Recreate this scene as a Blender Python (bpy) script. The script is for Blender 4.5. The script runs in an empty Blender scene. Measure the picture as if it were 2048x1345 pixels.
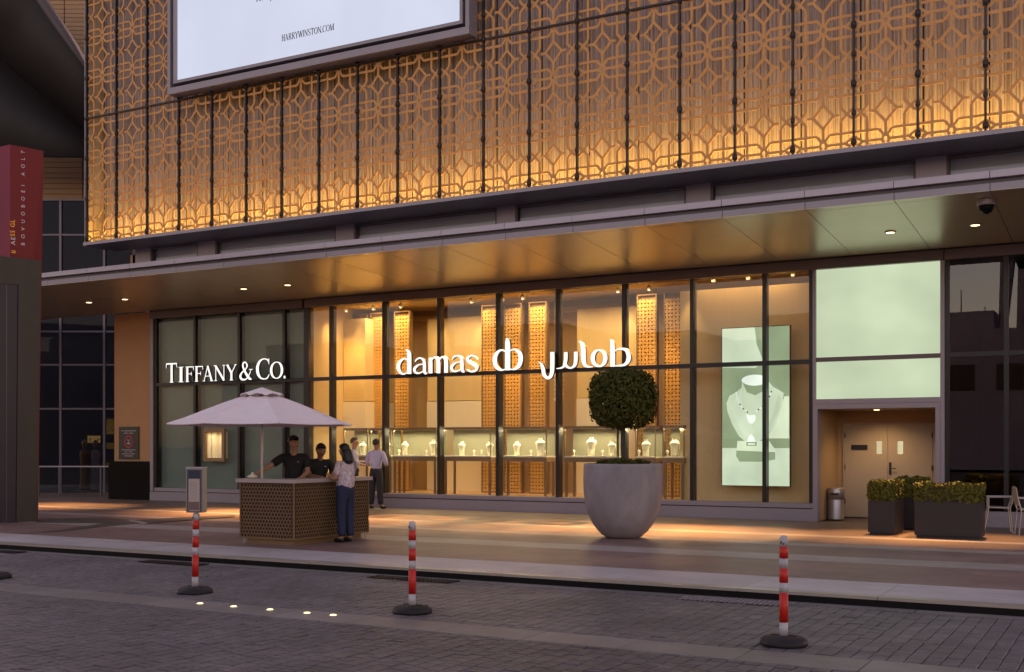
import bpy, math, random
from math import sin, cos, pi, radians, atan2, sqrt
from mathutils import Vector
random.seed(7)
S = bpy.context.scene
COL = S.collection

# ------------------------------------------------------------------ camera, sky, sun, exposure
YAW, FOC, CY, EYE = radians(28.88), 2279.0, 892.0, 1.58
cam_data = bpy.data.cameras.new('camera')
cam = bpy.data.objects.new('camera', cam_data); COL.objects.link(cam)
cam.location = (0, 0, EYE); cam.rotation_euler = (radians(90), 0, YAW)
cam_data.sensor_width = 36; cam_data.lens = FOC/2048*36
cam_data.shift_y = (CY-672.5)/2048
cam_data.clip_start = .1; cam_data.clip_end = 2000
S.camera = cam

SUN_EL, SUN_AZ = radians(15.0), radians(340)      # azimuth clockwise from +Y: low, behind the mall, so the whole front lies in its shade
world = bpy.data.worlds.new('World'); S.world = world; world.use_nodes = True
wn = world.node_tree; wn.nodes.clear()
sky = wn.nodes.new('ShaderNodeTexSky'); sky.sky_type = 'NISHITA'; sky.sun_disc = False
sky.sun_elevation = SUN_EL; sky.sun_rotation = SUN_AZ; sky.air_density = 1.0; sky.dust_density = 1.5; sky.ozone_density = 1.0
tint = wn.nodes.new('ShaderNodeMix'); tint.data_type = 'RGBA'; tint.blend_type = 'MULTIPLY'; tint.inputs[0].default_value = 1
tint.inputs[7].default_value = (1.0, .62, .50, 1)
bg = wn.nodes.new('ShaderNodeBackground'); bg.inputs[1].default_value = .15
wo = wn.nodes.new('ShaderNodeOutputWorld')
wn.links.new(sky.outputs[0], tint.inputs[6]); wn.links.new(tint.outputs[2], bg.inputs[0]); wn.links.new(bg.outputs[0], wo.inputs[0])
sun_data = bpy.data.lights.new('sun', 'SUN'); sun_data.energy = .08; sun_data.angle = radians(25); sun_data.color = (1, .8, .75)
sun = bpy.data.objects.new('sun', sun_data); COL.objects.link(sun)
sdir = Vector((sin(SUN_AZ)*cos(SUN_EL), cos(SUN_AZ)*cos(SUN_EL), sin(SUN_EL)))
sun.rotation_euler = sdir.to_track_quat('Z', 'Y').to_euler()
S.view_settings.view_transform = 'Standard'; S.view_settings.look = 'None'
EXPO = 1.7                                        # exposed for the evening shade; EK scales the lamps with it
EK = 2**-EXPO
S.view_settings.exposure = EXPO; S.view_settings.gamma = 1; S.view_settings.use_curve_mapping = False
S.render.engine = 'CYCLES'
S.cycles.use_denoising = True
S.cycles.max_bounces = 8; S.cycles.transparent_max_bounces = 16; S.cycles.diffuse_bounces = 3; S.cycles.glossy_bounces = 3
S.cycles.caustics_reflective = False; S.cycles.caustics_refractive = False
S.cycles.sample_clamp_indirect = 6

# ------------------------------------------------------------------ helpers
_f = Vector((-sin(YAW), cos(YAW), 0)); _r = Vector((cos(YAW), sin(YAW), 0)); _u = Vector((0, 0, 1)); _c = Vector((0, 0, EYE))
def ray(x, y): return _f + _r*((x-1024)/FOC) - _u*((y-CY)/FOC)
def at_y(x, y, Y): d = ray(x, y); return _c + d*(Y/d.y)          # photograph point -> place on a plane of known distance
def at_z(x, y, Z): d = ray(x, y); return _c + d*((Z-EYE)/d.z)
def at_d(x, y, D): return _c + ray(x, y)*D
def X_at(px, Y): return at_y(px, 900, Y).x

ORIG = {}
class MB:
    def __init__(s): s.v = []; s.f = []; s.m = []
    def add(s, vs, fs, m=0):
        b = len(s.v); s.v += [tuple(v) for v in vs]; s.f += [tuple(i+b for i in f) for f in fs]; s.m += [m]*len(fs); return s
    def box(s, x0, x1, y0, y1, z0, z1, m=0):
        if x0 > x1: x0, x1 = x1, x0
        if y0 > y1: y0, y1 = y1, y0
        if z0 > z1: z0, z1 = z1, z0
        vs = [(x0,y0,z0),(x1,y0,z0),(x1,y1,z0),(x0,y1,z0),(x0,y0,z1),(x1,y0,z1),(x1,y1,z1),(x0,y1,z1)]
        return s.add(vs, [(0,3,2,1),(4,5,6,7),(0,1,5,4),(1,2,6,5),(2,3,7,6),(3,0,4,7)], m)
    def frame(s, x0, x1, z0, z1, w, y0, y1, m=0):                  # four members round an opening
        s.box(x0, x0+w, y0, y1, z0, z1, m); s.box(x1-w, x1, y0, y1, z0, z1, m)
        s.box(x0+w, x1-w, y0, y1, z0, z0+w, m); s.box(x0+w, x1-w, y0, y1, z1-w, z1, m); return s
    def holed(s, x0, x1, z0, z1, h, y0, y1, m=0):                  # a sheet with a rectangular hole h
        a, b, c, d = h
        s.box(x0, a, y0, y1, z0, z1, m); s.box(b, x1, y0, y1, z0, z1, m); s.box(a, b, y0, y1, z0, c, m); s.box(a, b, y0, y1, d, z1, m); return s
    def prism(s, base, off, m=0, caps=True):                       # polygon (3-D points) extruded by off
        n = len(base); o = Vector(off); vs = [Vector(p) for p in base] + [Vector(p)+o for p in base]
        fs = [(i, (i+1) % n, n+(i+1) % n, n+i) for i in range(n)]
        if caps: fs += [tuple(range(n))[::-1], tuple(range(n, 2*n))]
        return s.add(vs, fs, m)
    def lathe(s, prof, c=(0,0,0), n=24, m=0, sx=1, sy=1, rot=0):
        b = []
        for r, z in prof:
            for i in range(n): a = 2*pi*i/n+rot; b.append((c[0]+r*sx*cos(a), c[1]+r*sy*sin(a), c[2]+z))
        fs = [(j*n+i, j*n+(i+1) % n, (j+1)*n+(i+1) % n, (j+1)*n+i) for j in range(len(prof)-1) for i in range(n)]
        fs += [tuple(range(n))[::-1], tuple(range((len(prof)-1)*n, len(prof)*n))]
        return s.add(b, fs, m)
    def tube(s, p, q, r, r2=None, n=8, m=0):
        p, q = Vector(p), Vector(q); d = (q-p).normalized(); r2 = r if r2 is None else r2
        a = d.orthogonal().normalized(); b = d.cross(a); vs = []
        for c, rr in ((p, r), (q, r2)): vs += [c+a*rr*cos(2*pi*i/n)+b*rr*sin(2*pi*i/n) for i in range(n)]
        return s.add(vs, [(i, (i+1) % n, n+(i+1) % n, n+i) for i in range(n)]+[tuple(range(n))[::-1], tuple(range(n, 2*n))], m)
    def bar(s, p, q, w, d0, d1, to3, m=0):                         # flat bar in a plane: p,q 2-D; to3(u,v,depth)
        (x0, y0), (x1, y1) = p, q; L = sqrt((x1-x0)**2+(y1-y0)**2) or 1; nx, ny = -(y1-y0)/L*w/2, (x1-x0)/L*w/2
        c = [(x0+nx, y0+ny), (x1+nx, y1+ny), (x1-nx, y1-ny), (x0-nx, y0-ny)]
        vs = [to3(a, b, d0) for a, b in c]+[to3(a, b, d1) for a, b in c]
        return s.add(vs, [(0,1,2,3),(7,6,5,4)]+[(i, i+4, (i+1) % 4+4, (i+1) % 4) for i in range(4)], m)
    def build(s, name, mat, parent=None, smooth=False):
        me = bpy.data.meshes.new(name)
        o0 = ORIG.get(parent.name, Vector((0,0,0))) if parent else Vector((0,0,0))
        me.from_pydata([(v[0]-o0.x, v[1]-o0.y, v[2]-o0.z) for v in s.v], [], s.f)
        for mt in (mat if isinstance(mat, (list, tuple)) else [mat]): me.materials.append(mt)
        if len(set(s.m)) > 1: me.polygons.foreach_set('material_index', s.m)
        if smooth: me.polygons.foreach_set('use_smooth', [True]*len(me.polygons))
        me.update()
        return link(name, me, parent, o0)
def link(name, me, parent=None, o0=None):
    o = bpy.data.objects.new(name, me); COL.objects.link(o)
    if parent: o.parent = parent
    ORIG[o.name] = o0 if (parent and o0 is not None) else Vector((0,0,0))
    return o
def tag(o, label=None, cat=None, group=None, kind=None):
    if label: o['label'] = label
    if cat: o['category'] = cat
    if group: o['group'] = group
    if kind: o['kind'] = kind
    return o
def thing(name, label, cat, loc, group=None):
    o = bpy.data.objects.new(name, None); COL.objects.link(o); o.location = loc; o.empty_display_size = .1
    ORIG[o.name] = Vector(loc); return tag(o, label, cat, group)
def box(name, mat, parent, *b): return MB().box(*b).build(name, mat, parent)
def copy_tree(o, parent=None):
    c = o.copy(); COL.objects.link(c); c.parent = parent; ORIG[c.name] = ORIG.get(o.name, Vector((0,0,0)))
    for k in [k for k in ('label', 'category', 'group') if parent is None and k in c.keys()]: pass
    for ch in list(o.children): copy_tree(ch, c)
    return c

# ------------------------------------------------------------------ materials
def pm(name, col, rough=.5, metal=0., var=0., scale=(3,3,3), bump=0., spec=.5, rnd=0., rvar=0., stain=0.):
    m = bpy.data.materials.new(name); m.use_nodes = True; n = m.node_tree.nodes; l = m.node_tree.links
    b = n['Principled BSDF']; b.inputs['Base Color'].default_value = (*col, 1); b.inputs['Roughness'].default_value = rough
    b.inputs['Metallic'].default_value = metal; b.inputs['Specular IOR Level'].default_value = spec
    if var or bump or rvar:
        tc = n.new('ShaderNodeTexCoord'); mp = n.new('ShaderNodeMapping'); mp.inputs['Scale'].default_value = scale
        geo = n.new('ShaderNodeNewGeometry'); l.new(geo.outputs['Position'], mp.inputs['Vector'])
        nz = n.new('ShaderNodeTexNoise'); nz.inputs['Scale'].default_value = 1; nz.inputs['Detail'].default_value = 5; nz.inputs['Roughness'].default_value = .6
        l.new(mp.outputs[0], nz.inputs['Vector'])
        if var:
            mr = n.new('ShaderNodeMapRange'); mr.inputs[1].default_value = .25; mr.inputs[2].default_value = .75
            mr.inputs[3].default_value = 1-var; mr.inputs[4].default_value = 1+var; l.new(nz.outputs['Fac'], mr.inputs[0])
            val = mr.outputs[0]
            if rnd:
                oi = n.new('ShaderNodeObjectInfo'); ad = n.new('ShaderNodeMath'); ad.operation = 'ADD'; fr = n.new('ShaderNodeMath'); fr.operation = 'FRACT'
                l.new(oi.outputs['Random'], ad.inputs[0]); l.new(geo.outputs['Random Per Island'], ad.inputs[1]); l.new(ad.outputs[0], fr.inputs[0])
                r2 = n.new('ShaderNodeMapRange'); r2.inputs[3].default_value = 1-rnd; r2.inputs[4].default_value = 1+rnd; l.new(fr.outputs[0], r2.inputs[0])
                mu = n.new('ShaderNodeMath'); mu.operation = 'MULTIPLY'; l.new(val, mu.inputs[0]); l.new(r2.outputs[0], mu.inputs[1]); val = mu.outputs[0]
            if stain:                                             # broad patches of wear and spills
                n3 = n.new('ShaderNodeTexNoise'); n3.inputs['Scale'].default_value = .9; n3.inputs['Detail'].default_value = 6; n3.inputs['Roughness'].default_value = .68; n3.inputs['Distortion'].default_value = .4
                l.new(geo.outputs['Position'], n3.inputs['Vector']); r3 = n.new('ShaderNodeMapRange'); r3.inputs[1].default_value = .36; r3.inputs[2].default_value = .62
                r3.inputs[3].default_value = 1-stain; r3.inputs[4].default_value = 1+stain*.5; l.new(n3.outputs['Fac'], r3.inputs[0])
                m3 = n.new('ShaderNodeMath'); m3.operation = 'MULTIPLY'; l.new(val, m3.inputs[0]); l.new(r3.outputs[0], m3.inputs[1]); val = m3.outputs[0]
            hs = n.new('ShaderNodeHueSaturation'); hs.inputs['Color'].default_value = (*col, 1); l.new(val, hs.inputs['Value']); l.new(hs.outputs[0], b.inputs['Base Color'])
        if rvar:
            rr = n.new('ShaderNodeMapRange'); rr.inputs[1].default_value = .3; rr.inputs[2].default_value = .7
            rr.inputs[3].default_value = rough-rvar; rr.inputs[4].default_value = rough+rvar; l.new(nz.outputs['Fac'], rr.inputs[0]); l.new(rr.outputs[0], b.inputs['Roughness'])
        if bump:
            bp = n.new('ShaderNodeBump'); bp.inputs['Strength'].default_value = bump; bp.inputs['Distance'].default_value = .02
            l.new(nz.outputs['Fac'], bp.inputs['Height']); l.new(bp.outputs[0], b.inputs['Normal'])
    return m
def em(name, col, s=1., var=0., scale=(1,1,1)):
    s *= EK
    m = bpy.data.materials.new(name); m.use_nodes = True; n = m.node_tree.nodes; l = m.node_tree.links; n.clear()
    e = n.new('ShaderNodeEmission'); e.inputs[0].default_value = (*col, 1); e.inputs[1].default_value = s
    o = n.new('ShaderNodeOutputMaterial'); l.new(e.outputs[0], o.inputs[0])
    if var:
        geo = n.new('ShaderNodeNewGeometry'); mp = n.new('ShaderNodeMapping'); mp.inputs['Scale'].default_value = scale
        nz = n.new('ShaderNodeTexNoise'); nz.inputs['Scale'].default_value = 1; nz.inputs['Detail'].default_value = 2
        mr = n.new('ShaderNodeMapRange'); mr.inputs[1].default_value = .3; mr.inputs[2].default_value = .7; mr.inputs[3].default_value = s*(1-var); mr.inputs[4].default_value = s*(1+var)
        l.new(geo.outputs['Position'], mp.inputs[0]); l.new(mp.outputs[0], nz.inputs['Vector']); l.new(nz.outputs['Fac'], mr.inputs[0]); l.new(mr.outputs[0], e.inputs[1])
    return m
def glass(name, tintc=(1,1,1), ior=1.5, rough=0.):
    m = bpy.data.materials.new(name); m.use_nodes = True; n = m.node_tree.nodes; l = m.node_tree.links; n.clear()
    t = n.new('ShaderNodeBsdfTransparent'); t.inputs[0].default_value = (*tintc, 1)
    g = n.new('ShaderNodeBsdfGlossy'); g.inputs['Roughness'].default_value = rough
    fr = n.new('ShaderNodeFresnel'); fr.inputs[0].default_value = ior
    mx = n.new('ShaderNodeMixShader'); o = n.new('ShaderNodeOutputMaterial')
    geo = n.new('ShaderNodeNewGeometry'); sb = n.new('ShaderNodeMath'); sb.operation = 'SUBTRACT'; sb.inputs[0].default_value = 1; sb.use_clamp = True
    mu = n.new('ShaderNodeMath'); mu.operation = 'MULTIPLY'                 # only the side where light enters mirrors
    l.new(geo.outputs['Backfacing'], sb.inputs[1]); l.new(sb.outputs[0], mu.inputs[0]); l.new(fr.outputs[0], mu.inputs[1])
    l.new(mu.outputs[0], mx.inputs[0]); l.new(t.outputs[0], mx.inputs[1]); l.new(g.outputs[0], mx.inputs[2]); l.new(mx.outputs[0], o.inputs[0])
    return m
M = {}
M['paver'] = pm('paver_stone', (.135,.118,.124), .5, 0, .16, (14,14,14), .25, .4, .13, 0., .28)
M['paver_dark'] = pm('dark_paver_stone', (.108,.092,.098), .5, 0, .18, (14,14,14), .25, .4, .15, 0., .28)
M['bed'] = pm('paver_bed', (.065,.056,.06), .9)
M['band'] = pm('band_stone', (.20,.178,.172), .5, 0, .12, (3,9,3), .1, .4, .12, 0., .2)
M['kerb'] = pm('kerb_stone', (.47,.415,.43), .5, 0, .08, (.8,5,3), 0, .3, .05, 0., .14)
M['kerb_edge'] = pm('kerb_edge_stone', (.36,.31,.26), .3, 0, .1, (1,6,3))
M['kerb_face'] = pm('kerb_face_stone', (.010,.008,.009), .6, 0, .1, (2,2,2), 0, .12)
M['pink'] = pm('pink_granite', (.235,.147,.135), .48, 0, .16, (.7,7,3), .06, .33, .06, .07, .22)
M['pale'] = pm('pale_granite', (.36,.295,.275), .48, 0, .1, (.7,7,3), .05, .33, .05, .06, .15)
M['brown'] = pm('brown_granite', (.20,.135,.105), .44, 0, .12, (.7,6,3), .05, .33, .05, .06)
M['dark_stone'] = pm('dark_granite', (.10,.075,.068), .38, 0, .1, (2,4,3))
M['lattice'] = pm('bronze_lattice', (.60,.295,.09), .5, .1, .12, (6,6,6))
M['dark_metal'] = pm('dark_bronze_metal', (.022,.018,.019), .4, .3)
M['grey_metal'] = pm('grey_purple_metal', (.30,.265,.30), .42, .2, .05, (1,1,1))
M['fascia'] = pm('fascia_metal', (.46,.405,.46), .4, .1, .04, (.6,2,2))
M['recess'] = pm('recess_metal', (.10,.085,.09), .5)
M['soffit'] = pm('soffit_panel', (.57,.53,.41), .30, .5, .04, (2,2,2))
M['ledge'] = pm('ledge_underside', (.12,.10,.11), .4, .2)
M['black'] = pm('black_frame', (.012,.010,.010), .35)
M['sky_tone_panel'] = pm('window_sky_tone', (.36,.35,.43), .7)  # sky reflection of the clerestory windows, put into a flat colour
M['header'] = pm('header_metal', (.13,.10,.10), .4, .3)
M['pillar'] = pm('tan_plaster', (.46,.24,.10), .6, 0, .06, (2,2,2))
M['black_stone'] = pm('black_polished_stone', (.006,.005,.005), .15, 0, 0, (3,3,3), 0, .1)
M['pane'] = glass('clear_pane', (.97,.98,.96), 1.62)
M['case_pane'] = glass('case_pane', (.97,.99,.97), 1.45)
M['dark_pane'] = glass('dark_pane', (.55,.55,.6), 1.85)
M['soft_pane'] = glass('soft_pane', (.97,.99,.97), 1.4)
M['hall_pane'] = glass('hall_pane', (.6,.6,.65), 1.35)
M['green_back'] = pm('green_grey_backing', (.155,.20,.175), .5, 0, .06, (2,2,2))
M['cream'] = pm('cream_wall', (.70,.54,.28), .6, 0, .05, (4,4,.6))
M['tan'] = pm('tan_wall', (.62,.44,.24), .6, 0, .06, (6,6,.4))
M['shop_floor'] = pm('shop_floor_wood', (.45,.28,.14), .4, 0, .1, (2,8,2))
M['gold'] = pm('gold_fretwork', (.80,.50,.16), .45, .1)
M['bronze'] = pm('bronze_case', (.30,.19,.095), .42, .3)
M['velvet'] = pm('cream_display', (.85,.78,.64), .7)
M['case_back'] = pm('case_back_panel', (.22,.205,.145), .6)
M['white'] = em('sign_white', (1,.97,.9), 1.25)
M['sign_side'] = pm('sign_return', (.10,.05,.03), .5)
M['green_lit'] = em('lit_green_glass', (.575,.665,.455), 1.0, .17, (.55,1,.75))
M['billboard'] = em('lit_billboard', (.67,.70,.86), 1.0, .05, (.5,1,.3))
M['ink'] = pm('black_ink', (.01,.01,.02), .6)
M['warm_lamp'] = em('warm_lamp', (1,.70,.34), 5)
M['ground_lamp'] = em('ground_lamp', (1,.68,.30), 3.6)
M['led'] = em('warm_led', (1,.55,.12), 6)
M['red'] = pm('red_tape', (.54,.017,.010), .45, 0, .1, (9,9,9))
M['post_white'] = pm('white_plastic', (.46,.43,.45), .4, 0, .22, (14,14,6), .1)
M['rubber'] = pm('black_rubber', (.018,.014,.016), .55, 0, .25, (8,8,8), .1, .3)
M['canvas'] = pm('pale_canvas', (.85,.725,.745), .8, 0, .04, (4,4,4), .1)
M['steel'] = pm('brushed_steel', (.45,.41,.40), .35, .7)
M['concrete'] = pm('smooth_concrete', (.30,.262,.275), .7, 0, .16, (5,5,2.2), .12, .4, .02, 0., .16)
M['leaf'] = pm('topiary_leaf', (.066,.070,.013), .6, 0, .55, (13,13,13), 0, .15)
M['leaf2'] = pm('hedge_leaf', (.100,.097,.015), .55, 0, .6, (15,15,15), 0, .2)
M['bark'] = pm('dark_bark', (.045,.035,.03), .7, 0, .2, (9,9,3), .3)
M['soil'] = pm('soil', (.03,.022,.016), .9)
M['planter'] = pm('dark_planter', (.016,.012,.016), .5, 0, .1, (4,4,4))
M['door'] = pm('beige_door_paint', (.42,.34,.255), .5, 0, .03, (3,3,3))
M['jamb'] = pm('beige_recess_wall', (.42,.28,.15), .6)
M['door_glass'] = em('lit_vision_glass', (.75,.62,.36), .9, .12, (9,9,2))
M['pylon'] = pm('red_sign_paint', (.20,.012,.014), .6, 0, .12, (1,1,.6))
M['pylon_side'] = pm('magenta_sign_paint', (.22,.006,.04), .6, 0, .15, (1,1,.5))
M['portal'] = pm('dark_olive_metal', (.055,.045,.034), .45, .2, .15, (3,3,.8))
M['portal_in'] = pm('dark_violet_panel', (.03,.022,.03), .4)
M['vault'] = pm('dark_vault', (.020,.014,.0135), .6, 0, .1, (.5,.5,.5))
M['vault_edge'] = pm('vault_edge', (.10,.07,.072), .5)
M['plank'] = pm('beige_cladding', (.42,.25,.13), .6, 0, .06, (.6,.6,4), 0, .4, .05)
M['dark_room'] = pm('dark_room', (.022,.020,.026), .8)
M['plank_edge'] = pm('cladding_joint', (.05,.03,.02), .8)
M['kiosk'] = pm('kiosk_bronze', (.225,.14,.068), .45, .3, .1, (5,5,5))
M['kiosk_in'] = pm('kiosk_backing', (.035,.014,.008), .7)
M['counter'] = pm('counter_top', (.45,.38,.36), .4, .2)
M['opposite'] = pm('opposite_building', (.18,.18,.25), .8, 0, .2, (.2,.2,.2))
M['skin_tan'] = pm('skin_tan', (.42,.215,.125), .5)
M['skin_dark'] = pm('skin_brown', (.32,.165,.10), .5)
M['hair'] = pm('black_hair', (.012,.009,.008), .45, 0, .3, (30,30,30), .3)
M['hair_grey'] = pm('brown_hair', (.06,.03,.02), .6, 0, .3, (30,30,30), .3)
M['black_cloth'] = pm('black_polo', (.010,.009,.010), .8, 0, .3, (8,8,8), .3)
M['trouser'] = pm('dark_trousers', (.022,.018,.026), .8, 0, .25, (6,6,6), .3)
M['jeans'] = pm('navy_jeans', (.018,.024,.062), .8, 0, .25, (8,8,8), .3)
M['shirt_blue'] = pm('pale_blue_shirt', (.50,.46,.62), .8, 0, .12, (9,9,9), .4)
M['shirt_print'] = pm('white_print_shirt', (.58,.47,.50), .8, 0, .5, (26,26,26), .3)
M['shoe'] = pm('black_shoe', (.012,.01,.01), .4)
M['eye'] = pm('eye_dark', (.01,.008,.008), .3)
def screen_sheet():
    m = bpy.data.materials.new('ribbed_mesh_sheet'); m.use_nodes = True; n = m.node_tree.nodes; l = m.node_tree.links; b = n['Principled BSDF']
    geo = n.new('ShaderNodeNewGeometry'); mp = n.new('ShaderNodeMapping'); mp.inputs['Scale'].default_value = (34, 1, .20)
    nz = n.new('ShaderNodeTexNoise'); nz.inputs['Scale'].default_value = 1; nz.inputs['Detail'].default_value = 3; nz.inputs['Roughness'].default_value = .7
    l.new(geo.outputs['Position'], mp.inputs[0]); l.new(mp.outputs[0], nz.inputs['Vector'])
    cr = n.new('ShaderNodeValToRGB'); cr.color_ramp.elements[0].position = .33; cr.color_ramp.elements[0].color = (.16,.12,.12,1)
    cr.color_ramp.elements[1].position = .55; cr.color_ramp.elements[1].color = (.43,.355,.375,1)
    l.new(nz.outputs['Fac'], cr.inputs[0]); l.new(cr.outputs[0], b.inputs['Base Color']); b.inputs['Roughness'].default_value = .5
    b.inputs['Metallic'].default_value = .1
    bp = n.new('ShaderNodeBump'); bp.inputs['Strength'].default_value = .5; bp.inputs['Distance'].default_value = .03; l.new(nz.outputs['Fac'], bp.inputs['Height']); l.new(bp.outputs[0], b.inputs['Normal'])
    return m
M['sheet'] = screen_sheet()
def area(name, loc, rot, sx, sy, power, col=(1,.62,.27), spread=180):
    d = bpy.data.lights.new(name, 'AREA'); d.shape = 'RECTANGLE'; d.size = sx; d.size_y = sy; d.energy = power*EK; d.color = col; d.spread = radians(spread)
    o = bpy.data.objects.new(name, d); COL.objects.link(o); o.location = loc; o.rotation_euler = rot; return o
def spot(name, loc, target, power, size=60, blend=.6, col=(1,.65,.3), r=.04):
    d = bpy.data.lights.new(name, 'SPOT'); d.energy = power*EK; d.spot_size = radians(size); d.spot_blend = blend; d.color = col; d.shadow_soft_size = r
    o = bpy.data.objects.new(name, d); COL.objects.link(o); o.location = loc
    o.rotation_euler = (Vector(loc)-Vector(target)).to_track_quat('Z', 'Y').to_euler(); return o

# smooth strokes of varying width
def spline(pts, k=5):
    out = []; n = len(pts)
    for i in range(n-1):
        p0, p1, p2, p3 = pts[max(i-1,0)], pts[i], pts[i+1], pts[min(i+2,n-1)]
        for j in range(k):
            t = j/k
            out.append(tuple(.5*((2*b)+(-a+c)*t+(2*a-5*b+4*c-d)*t*t+(-a+3*b-3*c+d)*t**3) for a, b, c, d in zip(p0, p1, p2, p3)))
    out.append(pts[-1]); return out
def ribbon(mb, pts, to3, d0, d1, smooth=5, m=0, ms=1, closed=False):
    P = spline(pts, smooth) if smooth else pts
    L, R = [], []
    for i, (x, y, w) in enumerate(P):
        a = P[i-1] if i else (P[-2] if closed else P[0]); b = P[i+1] if i < len(P)-1 else (P[1] if closed else P[-1])
        dx, dy = b[0]-a[0], b[1]-a[1]; q = sqrt(dx*dx+dy*dy) or 1
        L.append((x-dy/q*w/2, y+dx/q*w/2)); R.append((x+dy/q*w/2, y-dx/q*w/2))
    n = len(P)
    vs = [to3(*p, d0) for p in L]+[to3(*p, d0) for p in R]+[to3(*p, d1) for p in L]+[to3(*p, d1) for p in R]
    front = [(i, i+1, n+i+1, n+i) for i in range(n-1)]
    mb.add(vs, front, m)
    side = [(i, 2*n+i, 2*n+i+1, i+1) for i in range(n-1)]+[(n+i+1, 3*n+i+1, 3*n+i, n+i) for i in range(n-1)]+[(2*n+i+1, 2*n+i, 3*n+i, 3*n+i+1) for i in range(n-1)]
    side += [(0, n, 3*n, 2*n), (n-1, 3*n-1, 4*n-1, 2*n-1)]
    mb.add(vs, side, ms)
TH, TN = .13, .05
def glyph(ch):                                                     # serif capitals: list of (points(x,y,w), smooth), advance
    st = []; s = lambda *p: st.append((list(p), 0)); c = lambda *p: st.append((list(p), 5))
    def serif(x, y, h=.12): s((x-h, y, .035), (x+h, y, .035))
    def stem(x, w=TH): s((x, 0, w), (x, 1, w)); serif(x, .017); serif(x, .983)
    if ch == 'T': s((.37,0,TH),(.37,.97,TH)); serif(.37,.017); s((.03,.965,.07),(.71,.965,.07)); s((.05,.96,.05),(.025,.74,.02)); s((.69,.96,.05),(.715,.74,.02)); adv = .74
    elif ch == 'I': stem(.17); adv = .36
    elif ch == 'F': stem(.17); s((.17,.97,.06),(.6,.97,.06)); s((.58,.97,.05),(.61,.74,.02)); s((.17,.52,.05),(.46,.52,.05)); s((.46,.64,.035),(.46,.4,.035)); adv = .64
    elif ch == 'A': s((.08,0,.05),(.37,.99,.06)); s((.36,.99,TH),(.68,0,TH)); s((.18,.33,.05),(.56,.33,.05)); serif(.08,.017,.1); serif(.68,.017); adv = .8
    elif ch == 'N': s((.12,0,.05),(.12,.98,.05)); s((.1,.98,TH),(.68,.02,TH)); s((.68,0,.05),(.68,1,.05)); serif(.12,.017,.1); serif(.08,.983,.09); serif(.68,.983,.1); adv = .82
    elif ch == 'Y': s((.08,1,TH),(.37,.47,TH)); s((.66,1,.05),(.38,.47,.06)); s((.37,.5,TH),(.37,0,TH)); serif(.37,.017); serif(.1,.983,.1); serif(.65,.983,.09); adv = .74
    elif ch == '&': c((.78,.56,.03),(.7,.36,.05),(.55,.12,.06),(.38,.02,.08),(.16,.05,.12),(.08,.22,.13),(.2,.42,.08),(.42,.58,.06),(.52,.78,.1),(.42,.96,.07),(.28,.92,.1),(.25,.74,.1),(.4,.42,.13),(.66,.08,.14),(.82,.02,.04)); s((.64,.56,.035),(.9,.56,.035)); adv = .92
    elif ch == 'C': c((.68,.8,.04),(.6,.94,.06),(.42,.99,.05),(.22,.9,.1),(.1,.68,.14),(.08,.48,.15),(.12,.26,.14),(.25,.07,.09),(.45,.01,.05),(.6,.06,.06),(.7,.24,.03)); s((.68,1,.04),(.68,.72,.03)); adv = .78
    elif ch == 'O': c(*[(.42+.34*cos(a), .5+.475*sin(a), .05+.1*abs(cos(a))**1.4) for a in [2*pi*i/12 for i in range(13)]]); adv = .86
    elif ch == '.': s((.02,.07,.14),(.16,.07,.14)); adv = .2
    elif ch == 'H': stem(.16); stem(.64); s((.16,.52,.05),(.64,.52,.05)); adv = .8
    elif ch == 'R': stem(.16); c((.16,.97,.05),(.42,.97,.05),(.56,.86,.11),(.56,.66,.11),(.42,.52,.05),(.16,.5,.05)); s((.36,.52,TH),(.68,0,.12)); serif(.68,.017,.1); adv = .76
    elif ch == 'W': s((.06,1,TH),(.3,0,TH)); s((.28,0,.05),(.52,.98,.05)); s((.5,.98,TH),(.74,0,TH)); s((.72,0,.05),(.97,1,.05)); serif(.08,.983,.1); serif(.95,.983,.09); adv = 1.02
    elif ch == 'S': c((.5,.76,.03),(.46,.92,.05),(.28,.98,.05),(.1,.87,.1),(.12,.66,.12),(.3,.52,.13),(.48,.37,.13),(.52,.17,.1),(.36,.02,.05),(.16,.06,.05),(.06,.26,.03)); adv = .62
    elif ch == 'M': s((.1,0,.05),(.12,1,.05)); s((.12,1,TH),(.44,.02,TH)); s((.44,.02,.05),(.78,1,.05)); s((.8,1,TH),(.82,0,TH)); serif(.1,.017,.1); serif(.82,.017); adv = .96
    elif ch == 'a': c((.08,.52,.06),(.2,.64,.05),(.36,.56,.1),(.37,.3,.11),(.37,.08,.11),(.45,.02,.05)); c((.36,.38,.04),(.12,.3,.07),(.06,.14,.1),(.16,.02,.07),(.36,.12,.04)); adv = .5
    elif ch == 'r': s((.14,0,.11),(.14,.64,.11)); serif(.14,.017,.1); c((.14,.46,.04),(.24,.62,.06),(.36,.62,.08)); adv = .4
    elif ch == 'y': s((.06,.64,.11),(.25,.05,.11)); c((.44,.64,.04),(.28,.06,.05),(.16,-.22,.06),(.04,-.26,.08)); adv = .48
    else: adv = .35
    return st, adv
def text_serif(name, txt, x0, z0, h, y, parent, mats, sx=1., depth=.03, caps=None):
    x = x0; out = []
    for i, ch in enumerate(txt):
        st, adv = glyph(ch); hh = h*(caps[i] if caps else 1); mb = MB(); xx = x
        to3 = lambda u, v, d, xx=xx, hh=hh: (xx+u*hh*sx, y+d, z0+v*hh)
        for j, (p, sm) in enumerate(st): ribbon(mb, p, to3, -.0012*j, depth, sm)
        x += (adv+.03)*hh*sx
        if st: out.append(mb.build(name, mats, parent))
    return out, x
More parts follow.
